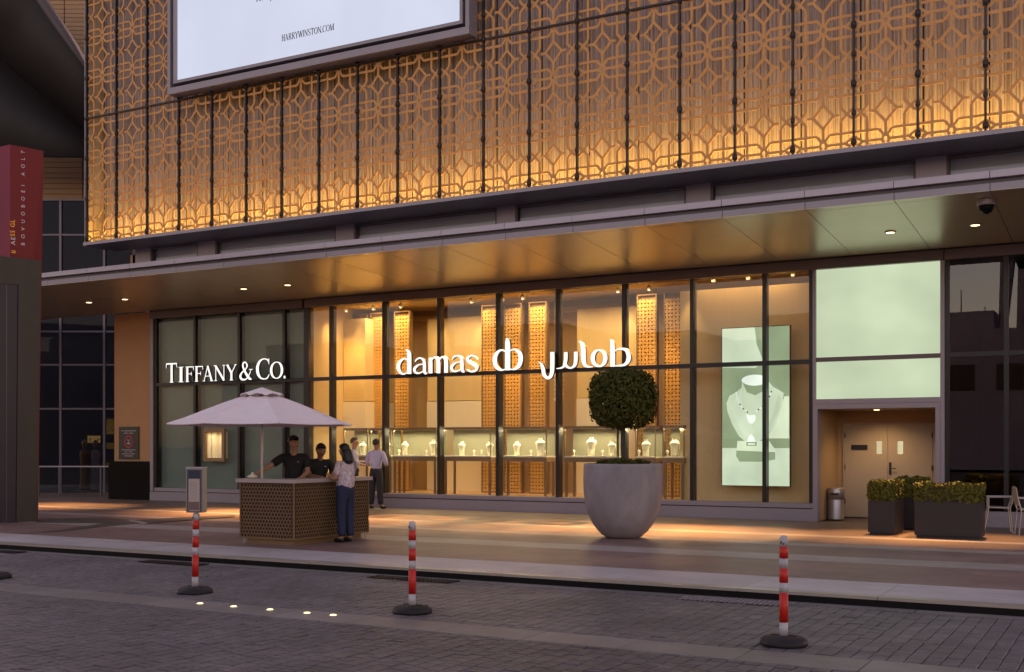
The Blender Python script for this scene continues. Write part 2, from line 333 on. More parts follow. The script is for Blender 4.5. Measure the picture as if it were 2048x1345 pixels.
def text_sans(name, txt, parent, mat, origin, ux, uz, size, spacing=1.):
    o, ux, uz = Vector(origin), Vector(ux).normalized(), Vector(uz).normalized(); x = 0
    for ch in txt:
        cu = bpy.data.curves.new('txt', 'FONT'); cu.body = ch; cu.size = 1; cu.resolution_u = 2
        t = bpy.data.objects.new('txt', cu); COL.objects.link(t); bpy.context.view_layer.update()
        me0 = bpy.data.meshes.new_from_object(t.evaluated_get(bpy.context.evaluated_depsgraph_get())); bpy.data.objects.remove(t)
        if len(me0.vertices):
            w = max(v.co.x for v in me0.vertices)
            MB().add([o+ux*(x+v.co.x)*size+uz*v.co.y*size for v in me0.vertices], [tuple(p.vertices) for p in me0.polygons]).build(name, mat, parent)
        else: w = .25
        bpy.data.meshes.remove(me0); x += (w+.09)*spacing if spacing < 1.2 else w+.09+(spacing-1)*.6
# ------------------------------------------------------------------ ground, road, pavement
box('ground', M['bed'], None, -900, 900, -900, 900, -.6, -.16)['kind'] = 'structure'
road = MB().box(-30, 8, -30, 12.24, -.155, -.118).build('road', M['bed']); tag(road, kind='structure')
BAND = (8.68, 9.20)
cols = []
def in_view(x, y):
    d = Vector((x, y, -.1))-_c; z = d.dot(_f)
    if z < 2: return False
    px = 1024+FOC*d.dot(_r)/z; py = CY+FOC*(EYE+.1)/z
    return -330 < px < 2750 and py < 1560
pv = []
W, L, G = .135, .088, .0085
for (ya, yb) in ((5.2, BAND[0]), (BAND[1], 12.04)):
    i = int(-17.5/W)
    while i*W < 3.4:
        x = i*W; y = ya; i += 1; first = random.choice((L, L*.5, L*.75, L*.3))
        while y < yb-.03:
            ln = first if first else random.choice((L, L, L, L, L*1.9)); first = None
            y1 = min(y+ln, yb)
            if in_view(x+W/2, (y+y1)/2) and y1-y > .03: pv.append((x+G/2, x+W-G/2, y+G/2, y1-G/2, -.1+random.uniform(-.005, .002), random.uniform(-.0035, .0035)))
            y = y1
pv.sort(key=lambda p: p[2]**2+p[0]**2)
def paver_box(mb, p):
    x0, x1, y0, y1, z, t = p; b = .006
    vs = [(x0,y0,-.15),(x1,y0,-.15),(x1,y1,-.15),(x0,y1,-.15),(x0,y0,z-b),(x1,y0,z-b),(x1,y1,z-b+t),(x0,y1,z-b+t),(x0+b,y0+b,z),(x1-b,y0+b,z),(x1-b,y1-b,z+t),(x0+b,y1-b,z+t)]
    mb.add(vs, [(8,9,10,11)]+[(i, (i+1) % 4, (i+1) % 4+4, i+4) for i in range(4)]+[(4+i, 4+(i+1) % 4, 8+(i+1) % 4, 8+i) for i in range(4)])
for p in pv[:300]:
    mb = MB(); paver_box(mb, p); mb.build('paver', M['paver_dark' if p[2] < BAND[0] else 'paver'], road)
mb = MB()
mf = MB()
for p in pv[300:]: paver_box(mf if p[2] < BAND[0] else mb, p)
tag(mb.build('paver_field', M['paver'], road), kind='stuff'); tag(mf.build('paver_field', M['paver_dark'], road), kind='stuff')
x = -17.0
while x < 3.6:
    w = random.choice((.95, 1.0, .9)); mb = MB(); paver_box(mb, (x+.004, x+w-.004, BAND[0]+.006, BAND[1]-.006, -.1, 0)); mb.build('band_slab', M['band'], road); x += w
x = -20.0
while x < 3.6:
    box('gutter_slab', M['band'], road, x+.003, x+1.19, 12.05, 12.235, -.15, -.1); x += 1.2

pav = MB().box(-60, 30, 12.26, 60, -.14, -.02).build('pavement', M['dark_stone']); tag(pav, kind='structure')
x = -20.4
while x < 6:
    box('kerb_stone', M['kerb'], pav, x+.003, x+1.497, 12.40, 13.578, -.06, 0)
    box('kerb_edge', M['kerb_edge'], pav, x+.003, x+1.497, 12.245, 12.397, -.03, .002)
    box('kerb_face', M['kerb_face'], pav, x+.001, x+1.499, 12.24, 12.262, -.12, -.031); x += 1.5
rows = [(13.58,14.28,'pink'),(14.28,14.98,'pink'),(14.98,15.69,'pink'),(15.69,16.51,'pale'),(16.51,17.26,'pink'),(17.26,18.02,'pink'),(18.02,18.50,'pale'),
        (18.50,19.23,'pink'),(19.23,19.96,'brown'),(19.96,20.28,'pale'),(20.28,21.2,'brown'),(21.2,22.1,'brown'),(22.1,23.0,'brown'),(23.0,23.95,'brown')]
for k, (a, b, c) in enumerate(rows):
    x = -31+.7*(k % 2)
    while x < 6:
        v = _f.dot(Vector((x+.7, (a+b)/2, 0)))
        px = 1024+FOC*_r.dot(Vector((x+.7, (a+b)/2, 0)))/v
        if -260 < px < 2800: MB().box(x+.002, x+1.398, a+.002, b-.002, -.05, random.uniform(-.0012, 0)).build('paving_slab', M[c], pav)
        x += 1.4
for a in range(3):
    MB().box(-48+a*8, -40+a*8-.004, 23.96, 40, -.05, 0).build('paving_slab', M['brown'], pav)
# inlaid dark bands that sweep across the pavement on the left
def inlay(px, mat, z):
    MB().prism([at_z(x, y, z) for x, y in px], (0,0,-.003)).build('inlaid_band', mat, pav)
inlay([(38,1068),(128,1063),(205,1054),(282,1047),(262,1040),(215,1046),(120,1060)], M['dark_stone'], .004)
inlay([(70,1045),(262,1047),(282,1047),(258,1040),(220,1035),(72,1038)], M['dark_stone'], .008)
inlay([(255,1041),(288,1049),(300,1046),(272,1040)], M['pale'], .012)
inlay([(268,1040),(470,1030),(470,1034),(296,1046)], M['dark_stone'], .016)

# ------------------------------------------------------------------ drains and ground lights set in the road
def drain(x0, x1, label, slats):
    t = thing('drain_grate', label, 'drain', ((x0+x1)/2, 12.1, -.1), 'drain grates along the kerb')
    MB().box(x0, x1, 11.78, 12.05, -.098, -.0965).build('channel', M['black'], t)
    n = int((x1-x0)/.055)
    for k in range(n+1):
        a = x0+k*(x1-x0)/n
        MB().box(a-.012, a+.012, 11.78, 12.05, -.0985, -.086).build('slat', M['grey_metal'] if slats else M['dark_metal'], t)
drain(-4.40, -3.30, 'slotted drain grate at the kerb beside the bollard on the right', True)
drain(-8.60, -7.40, 'dark drain grate at the kerb behind the middle red and white bollard', False)
drain(-12.65, -11.55, 'dark drain grate at the kerb behind the bollard with the sign box', False)
drain(-16.6, -15.4, 'dark drain grate at the kerb near the red pylon, at the left edge', False)
gl = ['lit ground light in the paving nearest the bollard with the sign box', 'second lit ground light from the bollard with the sign box', 'middle one of the five lit ground lights in a row',
      'fourth lit ground light from the bollard with the sign box', 'lit ground light at the right end of the row of five']
for lab, (x, y) in zip(gl, ((-8.73,8.98),(-8.26,8.98),(-7.78,8.99),(-7.3,8.99),(-6.98,9.0))):
    t = thing('ground_light', lab, 'ground light', (x, y, -.1), 'lit ground lights in the paving strip')
    MB().lathe([(.055,0),(.055,.006),(.046,.008)], (x, y, -.1), 16).build('ring', M['steel'], t)
    MB().lathe([(.034,.0085),(.028,.014),(.012,.017)], (x, y, -.1), 16).build('lens', M['ground_lamp'], t)

# ------------------------------------------------------------------ patterned screen over the shops
YS, BW, PER, Z0 = 22.9, 1.205, 1.157, 7.55
XR = -2.53+3*BW; NB = 23; XL = XR-NB*BW
ZB, ZT = 7.45, 16.2
scr = thing('patterned_screen', 'bronze lattice screen wall glowing gold along its foot above the canopy', 'facade screen', ((XL+XR)/2, YS, ZB))
lat = MB()
def bars(mb, segs, w):
    to3 = lambda u, v, d: (u, d, v)
    for p, q in segs: mb.bar(p, q, w, 0, .022, to3)
def ring(cx, cz, rx, rz, n=6, rot=0): 
    P = [(cx+rx*cos(rot+2*pi*i/n), cz+rz*sin(rot+2*pi*i/n)) for i in range(n)]
    return [(P[i], P[(i+1) % n]) for i in range(n)]
w0 = .055
for r in range(-1, 8):
    zc = r*PER+(Z0-ZB)                                            # circle row (measured from ZB)
    zk = zc+PER/2
    c = BW/2
    seg = []
    for s in (-1, 1):
        X = lambda u: c+s*(u-.5)*BW                                # u measured from the bay's left, mirrored
        e = X(1.0)
        v = X(.79)
        seg += [((v, zk+.125), (v, zc+PER+PER/2-.125))]
        seg += [((v, zk+.125), (X(.935), zk-.06)), ((v, zk-.125), (X(.935), zk+.06))]
        seg += [((X(.935), zk-.06), (e, zk-.11)), ((X(.935), zk+.06), (e, zk+.11))]
        # diamond
        seg += [((c, zk+.235), (X(.67), zk)), ((c, zk-.235), (X(.67), zk)), ((X(.67), zk), (X(.765), zk))]
        # stems and rails
        seg += [((c, zk+.235), (c, zk+PER/2-.09)), ((c, zk-.235), (c, zk-PER/2+.09))] if s == 1 else []
        for q in (-1, 1):
            seg += [((X(.53), zc+q*.085), (X(.605), zc+q*.205)), ((X(.605), zc+q*.205), (e, zc+q*.205))]
            seg += [((X(.86), zc), (e, zc+q*.115))]
        seg += [((X(.555), zc), (X(.86), zc))]
    seg += ring(c, zc, .068, .085)
    H = ZT-ZB-.05
    cl = []
    for p, q in seg:
        if p[1] > q[1]: p, q = q, p
        if q[1] < .03 or p[1] > H: continue
        if p[1] < .03: t = (.03-p[1])/(q[1]-p[1]); p = (p[0]+(q[0]-p[0])*t, .03)
        if q[1] > H: t = (H-p[1])/(q[1]-p[1]); q = (p[0]+(q[0]-p[0])*t, H)
        cl.append((p, q))
    bars(lat, cl, w0)
lat_me = None
for b in range(NB):
    x0 = XL+b*BW
    mb = MB(); n = 14                                              # ribbed backing sheet
    for i in range(n):
        a0 = x0+.012+(BW-.024)*i/n; a1 = x0+.012+(BW-.024)*(i+1)/n; am = (a0+a1)/2
        mb.add([(a0,YS+.62,ZB+.02),(am,YS+.595,ZB+.02),(a1,YS+.62,ZB+.02),(a0,YS+.62,ZT),(am,YS+.595,ZT),(a1,YS+.62,ZT)], [(0,1,4,3),(1,2,5,4)])
    sh = mb.build('screen_panel', M['sheet'], scr)
    if lat_me is None:
        o = MB(); o.v = [(v[0]+x0, v[1]+YS, v[2]+ZB) for v in lat.v]; o.f = lat.f; o.m = lat.m
        lo = o.build('lattice', M['lattice'], sh); lat_me = lo.data; lx = x0
    else:
        lo = link('lattice', lat_me, sh, ORIG[sh.name]); lo.location = (x0-lx, 0, 0)
for b in range(NB+1):
    x = XL+b*BW; mb = MB().box(x-.02, x+.02, YS-.06, YS+.02, ZB-.01, ZT)
    for r in range(0, 8):
        for zz, s in ((Z0+r*PER, 1.), (Z0+(r+.5)*PER, .8)):
            if zz < ZT: mb.lathe([(.045*s,-.045*s-.02),(.058*s,-.02),(.058*s,.02),(.045*s,.045*s+.02)], (x, YS-.035, zz), 10)
    mb.build('mullion', M['dark_metal'], scr)
for r in (3, 6):
    MB().box(XL, XR, YS-.055, YS-.02, Z0+r*PER-.022, Z0+r*PER+.022).build('joint_bar', M['dark_metal'], scr)
MB().box(XL-.06, XL-.028, YS-.06, YS+.7, ZB-.12, ZT).build('end_trim', M['grey_metal'], scr)
MB().box(XL-.026, XL+.01, YS+.02, YS+.60, ZB, ZT).build('end_panel', M['sheet'], scr)
for b in range(8):
    x0 = XL-.06+b*(XR-XL+.06)/8; x1 = XL-.06+(b+1)*(XR-XL+.06)/8
    MB().box(x0+.002, x1-.002, YS-.10, 24.0, ZB-.09, ZB-.012).build('underside_panel', M['ledge'], scr)
    MB().box(x0+.002, x1-.002, YS-.115, YS-.10, ZB-.10, ZB-.012).build('edge_trim', M['grey_metal'], scr)
MB().box(XL+.1, XR-.1, YS+.10, YS+.16, ZB-.012, ZB+.02).build('light_strip', M['led'], scr)
area('screen_uplight', ((XL+XR)/2, YS+.12, ZB+.04), (radians(90+79), 0, 0), XR-XL-.1, .08, 460, (1,.60,.075))

# ------------------------------------------------------------------ the mall building behind
bld = thing('mall_building', 'mall wall of grey metal with long clerestory windows between screen and canopy', 'building', (-14, 24.6, 0))
YC = 24.0
wx = [(-25.29,-23.43),(-22.78,-18.54),(-17.95,-13.67),(-13.16,-8.83),(-8.27,-3.96),(-3.38,.9)]
ZC0, ZC1 = 6.0, 7.44
MB().box(XL-.02, 1.2, 24.6, 30, 5.75, 16.2).build('upper_wall', M['recess'], bld)
edges = [-25.91]+[v for w in wx for v in w]+[1.2]
for i in range(0, len(edges), 2):
    MB().box(edges[i], edges[i+1], YC+.012, YC+.3, ZC0-.2, ZC1-.08).build('wall_panel', M['grey_metal'], bld)
MB().box(-25.91, 1.2, YC+.012, YC+.3, ZC1-.078, ZC1-.01).build('wall_trim', M['grey_metal'], bld)
for a, b in wx:
    w = MB().frame(a, b, ZC0-.2, ZC1-.082, .05, YC+.03, YC+.12).build('window', M['recess'], bld)
    MB().box(a+.05, b-.05, YC+.10, YC+.11, ZC0-.15, ZC1-.132).build('pane', M['pane'], w)
    MB().box(a+.05, b-.05, YC+.2, YC+.22, ZC0-.15, ZC1-.132).build('sky_tone_panel', M['sky_tone_panel'], w)  # sheet added behind the pane, painted as the mirrored sky
MB().box(-26.75, -25.92, 24.6, 26, 5.75, ZC1-.1).build('return_wall', M['pillar'], bld)
MB().box(-80, 12, 48, 50, -.02, 28).build('sun_blocker', M['recess'], bld)  # unseen block added behind to stop the low sun leaking through gaps
MB().box(-25.2, 1.2, 24.03, 24.6, 5.75, 5.80).build('light_stop', M['recess'], bld)  # unseen slab added to block light above the shop fronts

# ------------------------------------------------------------------ canopy
can = thing('entrance_canopy', 'long metal canopy with a sloping polished soffit over the shop fronts', 'canopy', (-13, 22, 5.5))
YF = 20.0; JX = [-2.15+1.51*k for k in range(3, -25, -1)]
xs = sorted(JX)
for a, b in zip(xs, xs[1:]):
    MB().box(a+.006, b-.006, YF, YF+.10, 5.945, 6.06).build('fascia_panel', M['fascia'], can)
    MB().box(a+.006, b-.006, YF+.05, YF+.10, 5.748, 5.865).build('lower_fascia_panel', M['grey_metal'], can)
    z = lambda y: 5.745-(y-YF)*(5.745-5.48)/4
    MB().prism([(a+.005, YF+.055, z(YF+.055)), (b-.005, YF+.055, z(YF+.055)), (b-.005, YF+.235, z(YF+.235)), (a+.005, YF+.235, z(YF+.235))], (0,0,.02)).build('soffit_edge', M['soffit'], can)
    MB().prism([(a+.005, YF+.245, z(YF+.245)), (b-.005, YF+.245, z(YF+.245)), (b-.005, 23.86, z(23.86)), (a+.005, 23.86, z(23.86))], (0,0,.02)).build('soffit_panel', M['soffit'], can)
MB().box(xs[0], xs[-1], YF+.09, YF+.30, 5.77, 6.0).build('fascia_recess', M['recess'], can)
MB().prism([(xs[0], YF+.1, 6.04), (xs[-1], YF+.1, 6.04), (xs[-1], 24.6, 5.83), (xs[0], 24.6, 5.83)], (0,0,.01)).build('top_sheet', M['fascia'], can)
dl = [(-25.76,'lit canopy downlight nearest the red pylon'),(-24.35,'lit canopy downlight just left of the tan pillar top'),(-20.08,'left one of two lit canopy downlights in front of the dark green shop'),
      (-18.64,'right one of two lit canopy downlights in front of the dark green shop'),(-4.12,'lit canopy downlight in front of the lit green panels'),(-2.63,'lit canopy downlight beside the security camera')]
for x, lab in dl:
    t = thing('downlight', lab, 'downlight', (x, 22.2, 5.6), 'recessed downlights in the canopy soffit'); z = 5.745-(22.2-YF)*(5.745-5.48)/4
    MB().lathe([(.105,-.012),(.10,0),(.085,.006)], (x, 22.2, z), 18).build('ring', M['bronze'], t)
    MB().lathe([(.078,-.016),(.05,-.020)], (x, 22.2, z), 18).build('lamp', M['warm_lamp'], t)
    spot('downlight_beam', (x, 22.2, z-.04), (x, 20.5, 0), 2900, 38, .95, (1,.52,.19), .06)
t = thing('security_camera', 'dark dome security camera hanging under the right end of the canopy', 'security camera', (-2.27, 20.6, 5.66))
MB().lathe([(.15,.03),(.15,-.05),(.135,-.07)], (-2.27, 20.6, 5.68), 20).build('housing', M['grey_metal'], t)
MB().lathe([(.125,-.07),(.12,-.12),(.09,-.17),(.045,-.20)], (-2.27, 20.6, 5.68), 20).build('dome', M['black_stone'], t, True)

# ------------------------------------------------------------------ shop fronts
YG, ZG0, ZG1, ZT0 = 24.0, .37, 5.26, 3.35
def front(t, xs, pane, lo=ZG0, hi=ZG1, tr=ZT0, y=YG, hole=None, bk=None):
    for i, x in enumerate(xs): MB().box(x-.042, x+.042, y-.05, y+.16, lo, hi).build('mullion', M['black'], t)
    for a, b in zip(xs, xs[1:]):
        MB().box(a+.042, b-.042, y-.045, y+.15, tr-.045, tr+.045).build('transom', M['black'], t)
        for z0, z1 in ((lo, tr-.045), (tr+.045, hi)):
            if hole and a < hole[0] < b and z0 < hole[2] < z1:
                MB().holed(a+.042, b-.042, z0, z1, hole, y, y+.012).build('pane', pane, t)
                MB().holed(a+.042, b-.042, z0, z1, hole, y+.16, y+.18).build('backing_panel', M['green_back'], t)
            else:
                MB().box(a+.042, b-.042, y, y+.012, z0, z1).build('pane', pane, t)
                if bk: MB().box(a+.042, b-.042, y+.16, y+.18, z0, z1).build('backing_panel', bk, t)
dx = [-25.03,-23.50,-21.85,-20.25,-19.52]
df = thing('dark_shop_front', 'dark green glazed shop front with a small lit showcase at its left', 'shop front', (-22.3, YG, 0))
HOLE = (-23.05,-22.46,1.24,1.96)
front(df, dx, M['soft_pane'], hole=HOLE, bk=M['green_back'])
jx = [-19.52,-18.67,-16.97,-15.30,-13.62,-12.0,-10.31,-8.68,-7.05,-6.05]
jf = thing('jewellery_shop_front', 'tall glazed jewellery shop front glowing gold, in dark frames', 'shop front', (-12.8, YG, 0))
front(jf, [jx[0]+.086]+jx[1:], M['pane'])
for t, a, b in ((df, -25.19, -19.565), (jf, -19.48, -6.0)):
    MB().box(a, b, 23.93, 24.2, .27, ZG0-.002).build('sill', M['grey_metal'], t)
    MB().box(a, b, 23.89, 24.2, .0, .25).build('base_panel', M['grey_metal'], t)
    MB().box(a, b, 23.92, 24.2, .252, .268).build('base_joint', M['black'], t)
    MB().box(a, b, 23.88, 24.2, ZG1+.002, 5.46).build('header', M['header'], t)
    MB().box(a, b, 23.91, 24.2, 5.464, 5.52).build('header_trim', M['black'], t)
MB().box(-25.19, -25.075, 23.9, 24.2, .27, ZG1).build('edge_frame', M['grey_metal'], df)
# lit green panels over the service doors
gp = thing('lit_panel_wall', 'two pale green glowing glass panels in grey frames above the service doors', 'lit panel', (-4.75, YG, 2.5))
xa, xb = -6.0, -3.42
MB().box(xa-.004, xa+.06, 23.90, 24.2, 2.45, 5.258).build('side_frame', M['grey_metal'], gp); MB().box(xb-.06, xb+.02, 23.90, 24.2, 0, 5.258).build('side_frame', M['grey_metal'], gp)
MB().box(xa+.06, xb-.06, 23.92, 24.2, 3.33, 3.42).build('mid_frame', M['header'], gp); MB().box(xa+.06, xb-.06, 23.90, 24.2, 2.45, 2.55).build('bottom_frame', M['grey_metal'], gp)
MB().box(xa, xb, 23.88, 24.2, 5.262, 5.46).build('header', M['header'], gp); MB().box(xa, xb, 23.91, 24.2, 5.464, 5.52).build('header_trim', M['black'], gp)
MB().box(xa+.062, xb-.062, 23.96, 24.0, 3.422, 5.256).build('glass_panel', M['green_lit'], gp); MB().box(xa+.062, xb-.062, 23.96, 24.0, 2.552, 3.328).build('glass_panel', M['green_lit'], gp)
# service doors in their recess
sd = thing('service_door', 'beige double service door set back in a recess under the green panels', 'door', (-4.8, 25.7, 0))
fr = MB(); fr.box(-6.0, -5.90, 23.89, 24.15, 0, 2.445); fr.box(-3.57, -3.482, 23.89, 24.15, 0, 2.445); fr.box(-5.9, -3.57, 23.89, 24.15, 2.345, 2.445)
fr.build('outer_frame', M['grey_metal'], sd)
MB().box(-6.0, -5.91, 24.152, 25.9, 0, 2.6).build('recess_wall', M['jamb'], sd); MB().box(-3.56, -3.45, 24.152, 25.9, 0, 2.6).build('recess_wall', M['jamb'], sd)
MB().box(-5.91, -3.56, 24.152, 25.9, 2.346, 2.6).build('recess_ceiling', M['jamb'], sd)
bk = MB(); bk.box(-5.909, -5.75, 25.72, 25.9, .004, 2.345); bk.box(-5.75, -3.562, 25.72, 25.9, 2.06, 2.345); bk.build('door_wall', M['jamb'], sd)
fr2 = MB(); fr2.box(-5.78, -5.745, 25.68, 25.72, .004, 2.085); fr2.box(-5.745, -3.565, 25.68, 25.72, 2.055, 2.085); fr2.build('door_frame', M['door'], sd)
for a, b, lab in ((-5.742, -4.825, 'left door leaf with a dark name plate'), (-4.818, -3.60, 'right door leaf with a lever handle')):
    b = min(b, -3.90)
    lf = MB().holed(a, b, .01, 2.05, ((-5.06,-4.94,1.40,1.68) if a < -5 else (-4.62,-4.50,1.40,1.68)), 25.69, 25.735).build('door_leaf', M['door'], sd); lf['label'] = lab
    h = (-5.06,-4.94) if a < -5 else (-4.62,-4.50)
    MB().box(h[0], h[1], 25.705, 25.715, 1.40, 1.68).build('vision_glass', M['door_glass'], lf)
    if a < -5: MB().box(-5.60, -5.25, 25.675, 25.688, 1.49, 1.60).build('name_plate', M['black'], lf)
    else:
        hd = MB().box(-4.79, -4.745, 25.67, 25.689, .95, 1.22); hd.tube((-4.77,25.68,1.09), (-4.77,25.63,1.09), .01); hd.tube((-4.77,25.63,1.09), (-4.64,25.63,1.09), .011); hd.build('handle', M['dark_metal'], lf)
    for z in (.3, 1.05, 1.75): MB().tube((a+.004 if a < -5 else b-.004, 25.682, z), (a+.004 if a < -5 else b-.004, 25.682, z+.11), .012).build('hinge', M['dark_metal'], lf)
MB().box(-3.898, -3.562, 25.70, 25.9, .004, 2.055).build('door_wall', M['door'], sd)
spot('recess_downlight', (-4.9, 24.9, 2.3), (-4.9, 25.1, 0), 60, 140, .9, (1,.62,.26), .05)
t = thing('ceiling_lamp', 'small round lamp hidden in the ceiling of the service door recess', 'lamp', (-4.9, 24.9, 2.34)); MB().lathe([(.06,0),(.055,-.01)], (-4.9, 24.9, 2.344), 14).build('lens', M['warm_lamp'], t)
# dark cafe front on the right
cf = thing('cafe_shop_front', 'dark glazed cafe front at the right end, reflecting the evening plaza', 'shop front', (-1, YG, 0))
front(cf, [-3.36,-2.28,-.62,1.04], M['dark_pane'], .30, 5.26, 3.38)
MB().box(-3.40, 1.2, 23.92, 24.2, 0, .298).build('sill', M['grey_metal'], cf); MB().box(-3.40, 1.2, 23.88, 24.2, 5.262, 5.46).build('header', M['header'], cf); MB().box(-3.40, 1.2, 23.91, 24.2, 5.464, 5.52).build('header_trim', M['black'], cf)
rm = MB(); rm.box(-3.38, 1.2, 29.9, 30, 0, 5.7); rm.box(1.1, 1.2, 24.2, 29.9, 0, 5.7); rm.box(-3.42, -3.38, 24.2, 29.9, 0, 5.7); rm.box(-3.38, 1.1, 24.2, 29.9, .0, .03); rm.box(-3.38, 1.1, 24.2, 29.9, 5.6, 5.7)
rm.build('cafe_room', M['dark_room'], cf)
# tan pillar
pl = thing('corner_pillar', 'tan pillar on a black polished stone base at the left end of the shops', 'pillar', (-25.95, 24, 0))
MB().box(-26.74, -25.20, 23.98, 25.2, 1.155, 5.48).build('shaft', M['pillar'], pl)
MB().box(-26.74, -25.20, 23.97, 25.2, 1.125, 1.152).build('trim', M['jamb'], pl)
MB().box(-26.90, -25.205, 23.90, 25.2, 0, 1.122).build('base', M['black_stone'], pl)
t = thing('wall_poster', 'black poster with a red ring emblem fixed to the tan pillar', 'poster', (-26.0, 23.95, 1.2))
MB().box(-26.52, -25.70, 23.945, 23.977, 1.18, 2.14).build('board', M['black'], t)
M['print'] = pm('grey_print', (.34,.30,.30), .7); M['ring'] = pm('red_print', (.36,.03,.045), .6); M['glow'] = pm('white_print', (.6,.55,.55), .7)
rg = MB(); n = 28
for i in range(n):
    a, b = 2*pi*i/n, 2*pi*(i+1)/n
    rg.add([(-26.11+r*cos(q), 23.9425, 1.70+r*sin(q)*1.0) for r, q in ((.19,a),(.19,b),(.135,b),(.135,a))], [(0,1,2,3)])
rg.build('emblem', M['ring'], t)
wm = MB()
for x, z, w, h in ((-26.15,1.75,.03,.03),(-26.07,1.75,.03,.03),(-26.11,1.70,.025,.05),(-26.16,1.655,.05,.02),(-26.06,1.655,.05,.02),(-26.11,1.635,.09,.022)): wm.box(x-w/2, x+w/2, 23.942, 23.944, z-h/2, z+h/2)
wm.build('emblem_mark', M['glow'], t)
pr = MB()
for z, segs in ((2.02, ((-.30,-.22),(-.19,.30))), (1.95, ((-.2,-.02),(.01,.2))), (1.46, ((-.28,.28),)), (1.40, ((-.16,-.06),(-.03,0),(.04,.16))), (1.34, ((-.26,-.12),(-.09,-.02),(.01,.06),(.09,.26))), (1.28, ((-.17,.17),))):
    for a, b in segs: pr.box(-26.11+a, -26.11+b, 23.942, 23.944, z-.014, z+.014)
pr.build('print_line', M['print'], t)
# showcase set in the dark shop front
sc = thing('window_showcase', 'small lit showcase in a bronze frame set in the dark green shop front', 'display case', (-22.75, 24, 1.2))
MB().frame(-23.15, -22.36, 1.14, 2.06, .1, 23.93, 23.998).build('frame', M['bronze'], sc)
a, b, c, d = HOLE
MB().box(a, b, 24.42, 24.44, c, d).build('back_panel', M['velvet'], sc); MB().box(a-.02, a, 24.0, 24.44, c-.02, d+.02).build('side_panel', M['velvet'], sc); MB().box(b, b+.02, 24.0, 24.44, c-.02, d+.02).build('side_panel', M['velvet'], sc)
MB().box(a, b, 24.0, 24.44, c-.02, c).build('deck', M['velvet'], sc); MB().box(a, b, 24.0, 24.44, d, d+.02).build('lid', M['bronze'], sc)
area('showcase_light', ((a+b)/2, 24.2, d-.02), (0,0,0), .4, .2, 2.4, (1,.78,.42))
# ------------------------------------------------------------------ inside the jewellery shop
FZ, CZ, BY = .34, 5.42, 27.2
MB().box(-19.6, -5.98, 24.2, BY+.2, .2, FZ).build('shop_floor', M['shop_floor'])['kind'] = 'structure'
MB().box(-19.6, -5.98, 24.2, BY+.2, CZ, CZ+.1).build('shop_ceiling', M['cream'])['kind'] = 'structure'
wl = MB().box(-19.6, -5.98, BY, BY+.2, FZ, CZ).build('shop_back_wall', M['tan']); wl['kind'] = 'structure'
MB().box(-19.6, -5.98, BY-.12, BY-.002, 5.12, 5.25).build('cornice', M['cream'], wl)
for x0, x1 in ((-19.6,-19.5),(-6.05,-5.98)): MB().box(x0, x1, 24.2, BY, FZ, CZ).build('shop_side_wall', M['cream'])['kind'] = 'structure'
# pale wall piers, paler below
for a, b, y in ((-19.49,-18.75,25.6),(-17.35,-15.45,26.6),(-12.75,-11.1,26.6)):
    p = MB().box(a, b, y, BY-.13, 2.82, 5.1).build('wall_pier', M['cream'], wl)
    MB().box(a-.01, b+.01, y-.02, BY-.13, FZ+.002, 2.80).build('pier_base', M['velvet'], p)
p = MB().box(-9.25, -6.06, 24.75, 24.85, FZ+.002, 5.12).build('display_wall', M['cream'], wl)
# fretwork columns
def fret(mb, x0, z0, z1, w, y, cell):
    to3 = lambda u, v, d: (x0+u, y+d, z0+v)
    nx = round(w/cell); cx = w/nx; nz = int((z1-z0)/cx)
    for i in range(nx):
        for j in range(nz):
            u, v, h = i*cx, j*cx, cx
            q = [(u+h/2, v), (u+h, v+h/2), (u+h/2, v+h), (u, v+h/2)]
            for k in range(4): mb.bar(q[k], q[(k+1) % 4], .02, 0, .05, to3)
            if (i+j) % 2: mb.bar((u+.2*h, v+.2*h), (u+.8*h, v+.8*h), .02, 0, .05, to3); mb.bar((u+.2*h, v+.8*h), (u+.8*h, v+.2*h), .02, 0, .05, to3)
            else: mb.bar((u+h/2, v+.1*h), (u+h/2, v+.9*h), .02, 0, .05, to3); mb.bar((u+.1*h, v+h/2), (u+.9*h, v+h/2), .02, 0, .05, to3)
CYY = 26.0
cxs = [(-19.45,-18.98,'gold fretwork column furthest left in the jewellery shop'),(-18.82,-18.38,'gold fretwork column second from the left in the jewellery shop, beside the dark mullion'),(-18.05,-17.55,'gold fretwork column in the shop behind the first letters of the long sign'),
       (-15.22,-14.78,'gold fretwork column behind the s of the long white shop sign'),(-14.55,-14.08,'gold fretwork column behind the double loop logo of the shop sign'),(-13.85,-13.32,'gold fretwork column right of the double loop logo in the shop'),
       (-10.8,-10.35,'gold fretwork column left of the pair behind the round topiary'),(-10.12,-9.62,'gold fretwork column right of the topiary crown, nearest the poster')]
fret_me = None
for a, b, lab in cxs:
    m = (a+b)/2; a, b = m-.23, m+.23
    t = thing('fretwork_column', lab, 'column', (m, CYY, FZ), 'gold fretwork columns in the jewellery shop')
    MB().box(a, b, CYY+.07, CYY+.16, FZ, 5.26).build('core', M['bronze'], t)
    MB().frame(a-.03, b+.03, FZ, 5.29, .032, CYY-.01, CYY+.15).build('frame', M['bronze'], t)
    if fret_me is None:
        mb = MB(); fret(mb, a, FZ+.03, 5.24, .46, CYY, .092); o = mb.build('fretwork', M['gold'], t); fret_me = o.data
    else: link('fretwork', fret_me, t, ORIG[t.name])
    spot('column_spot', (m, CYY-1.45, CZ-.06), (m, CYY, 2.5), 190, 62, .9, (1,.56,.17), .03)
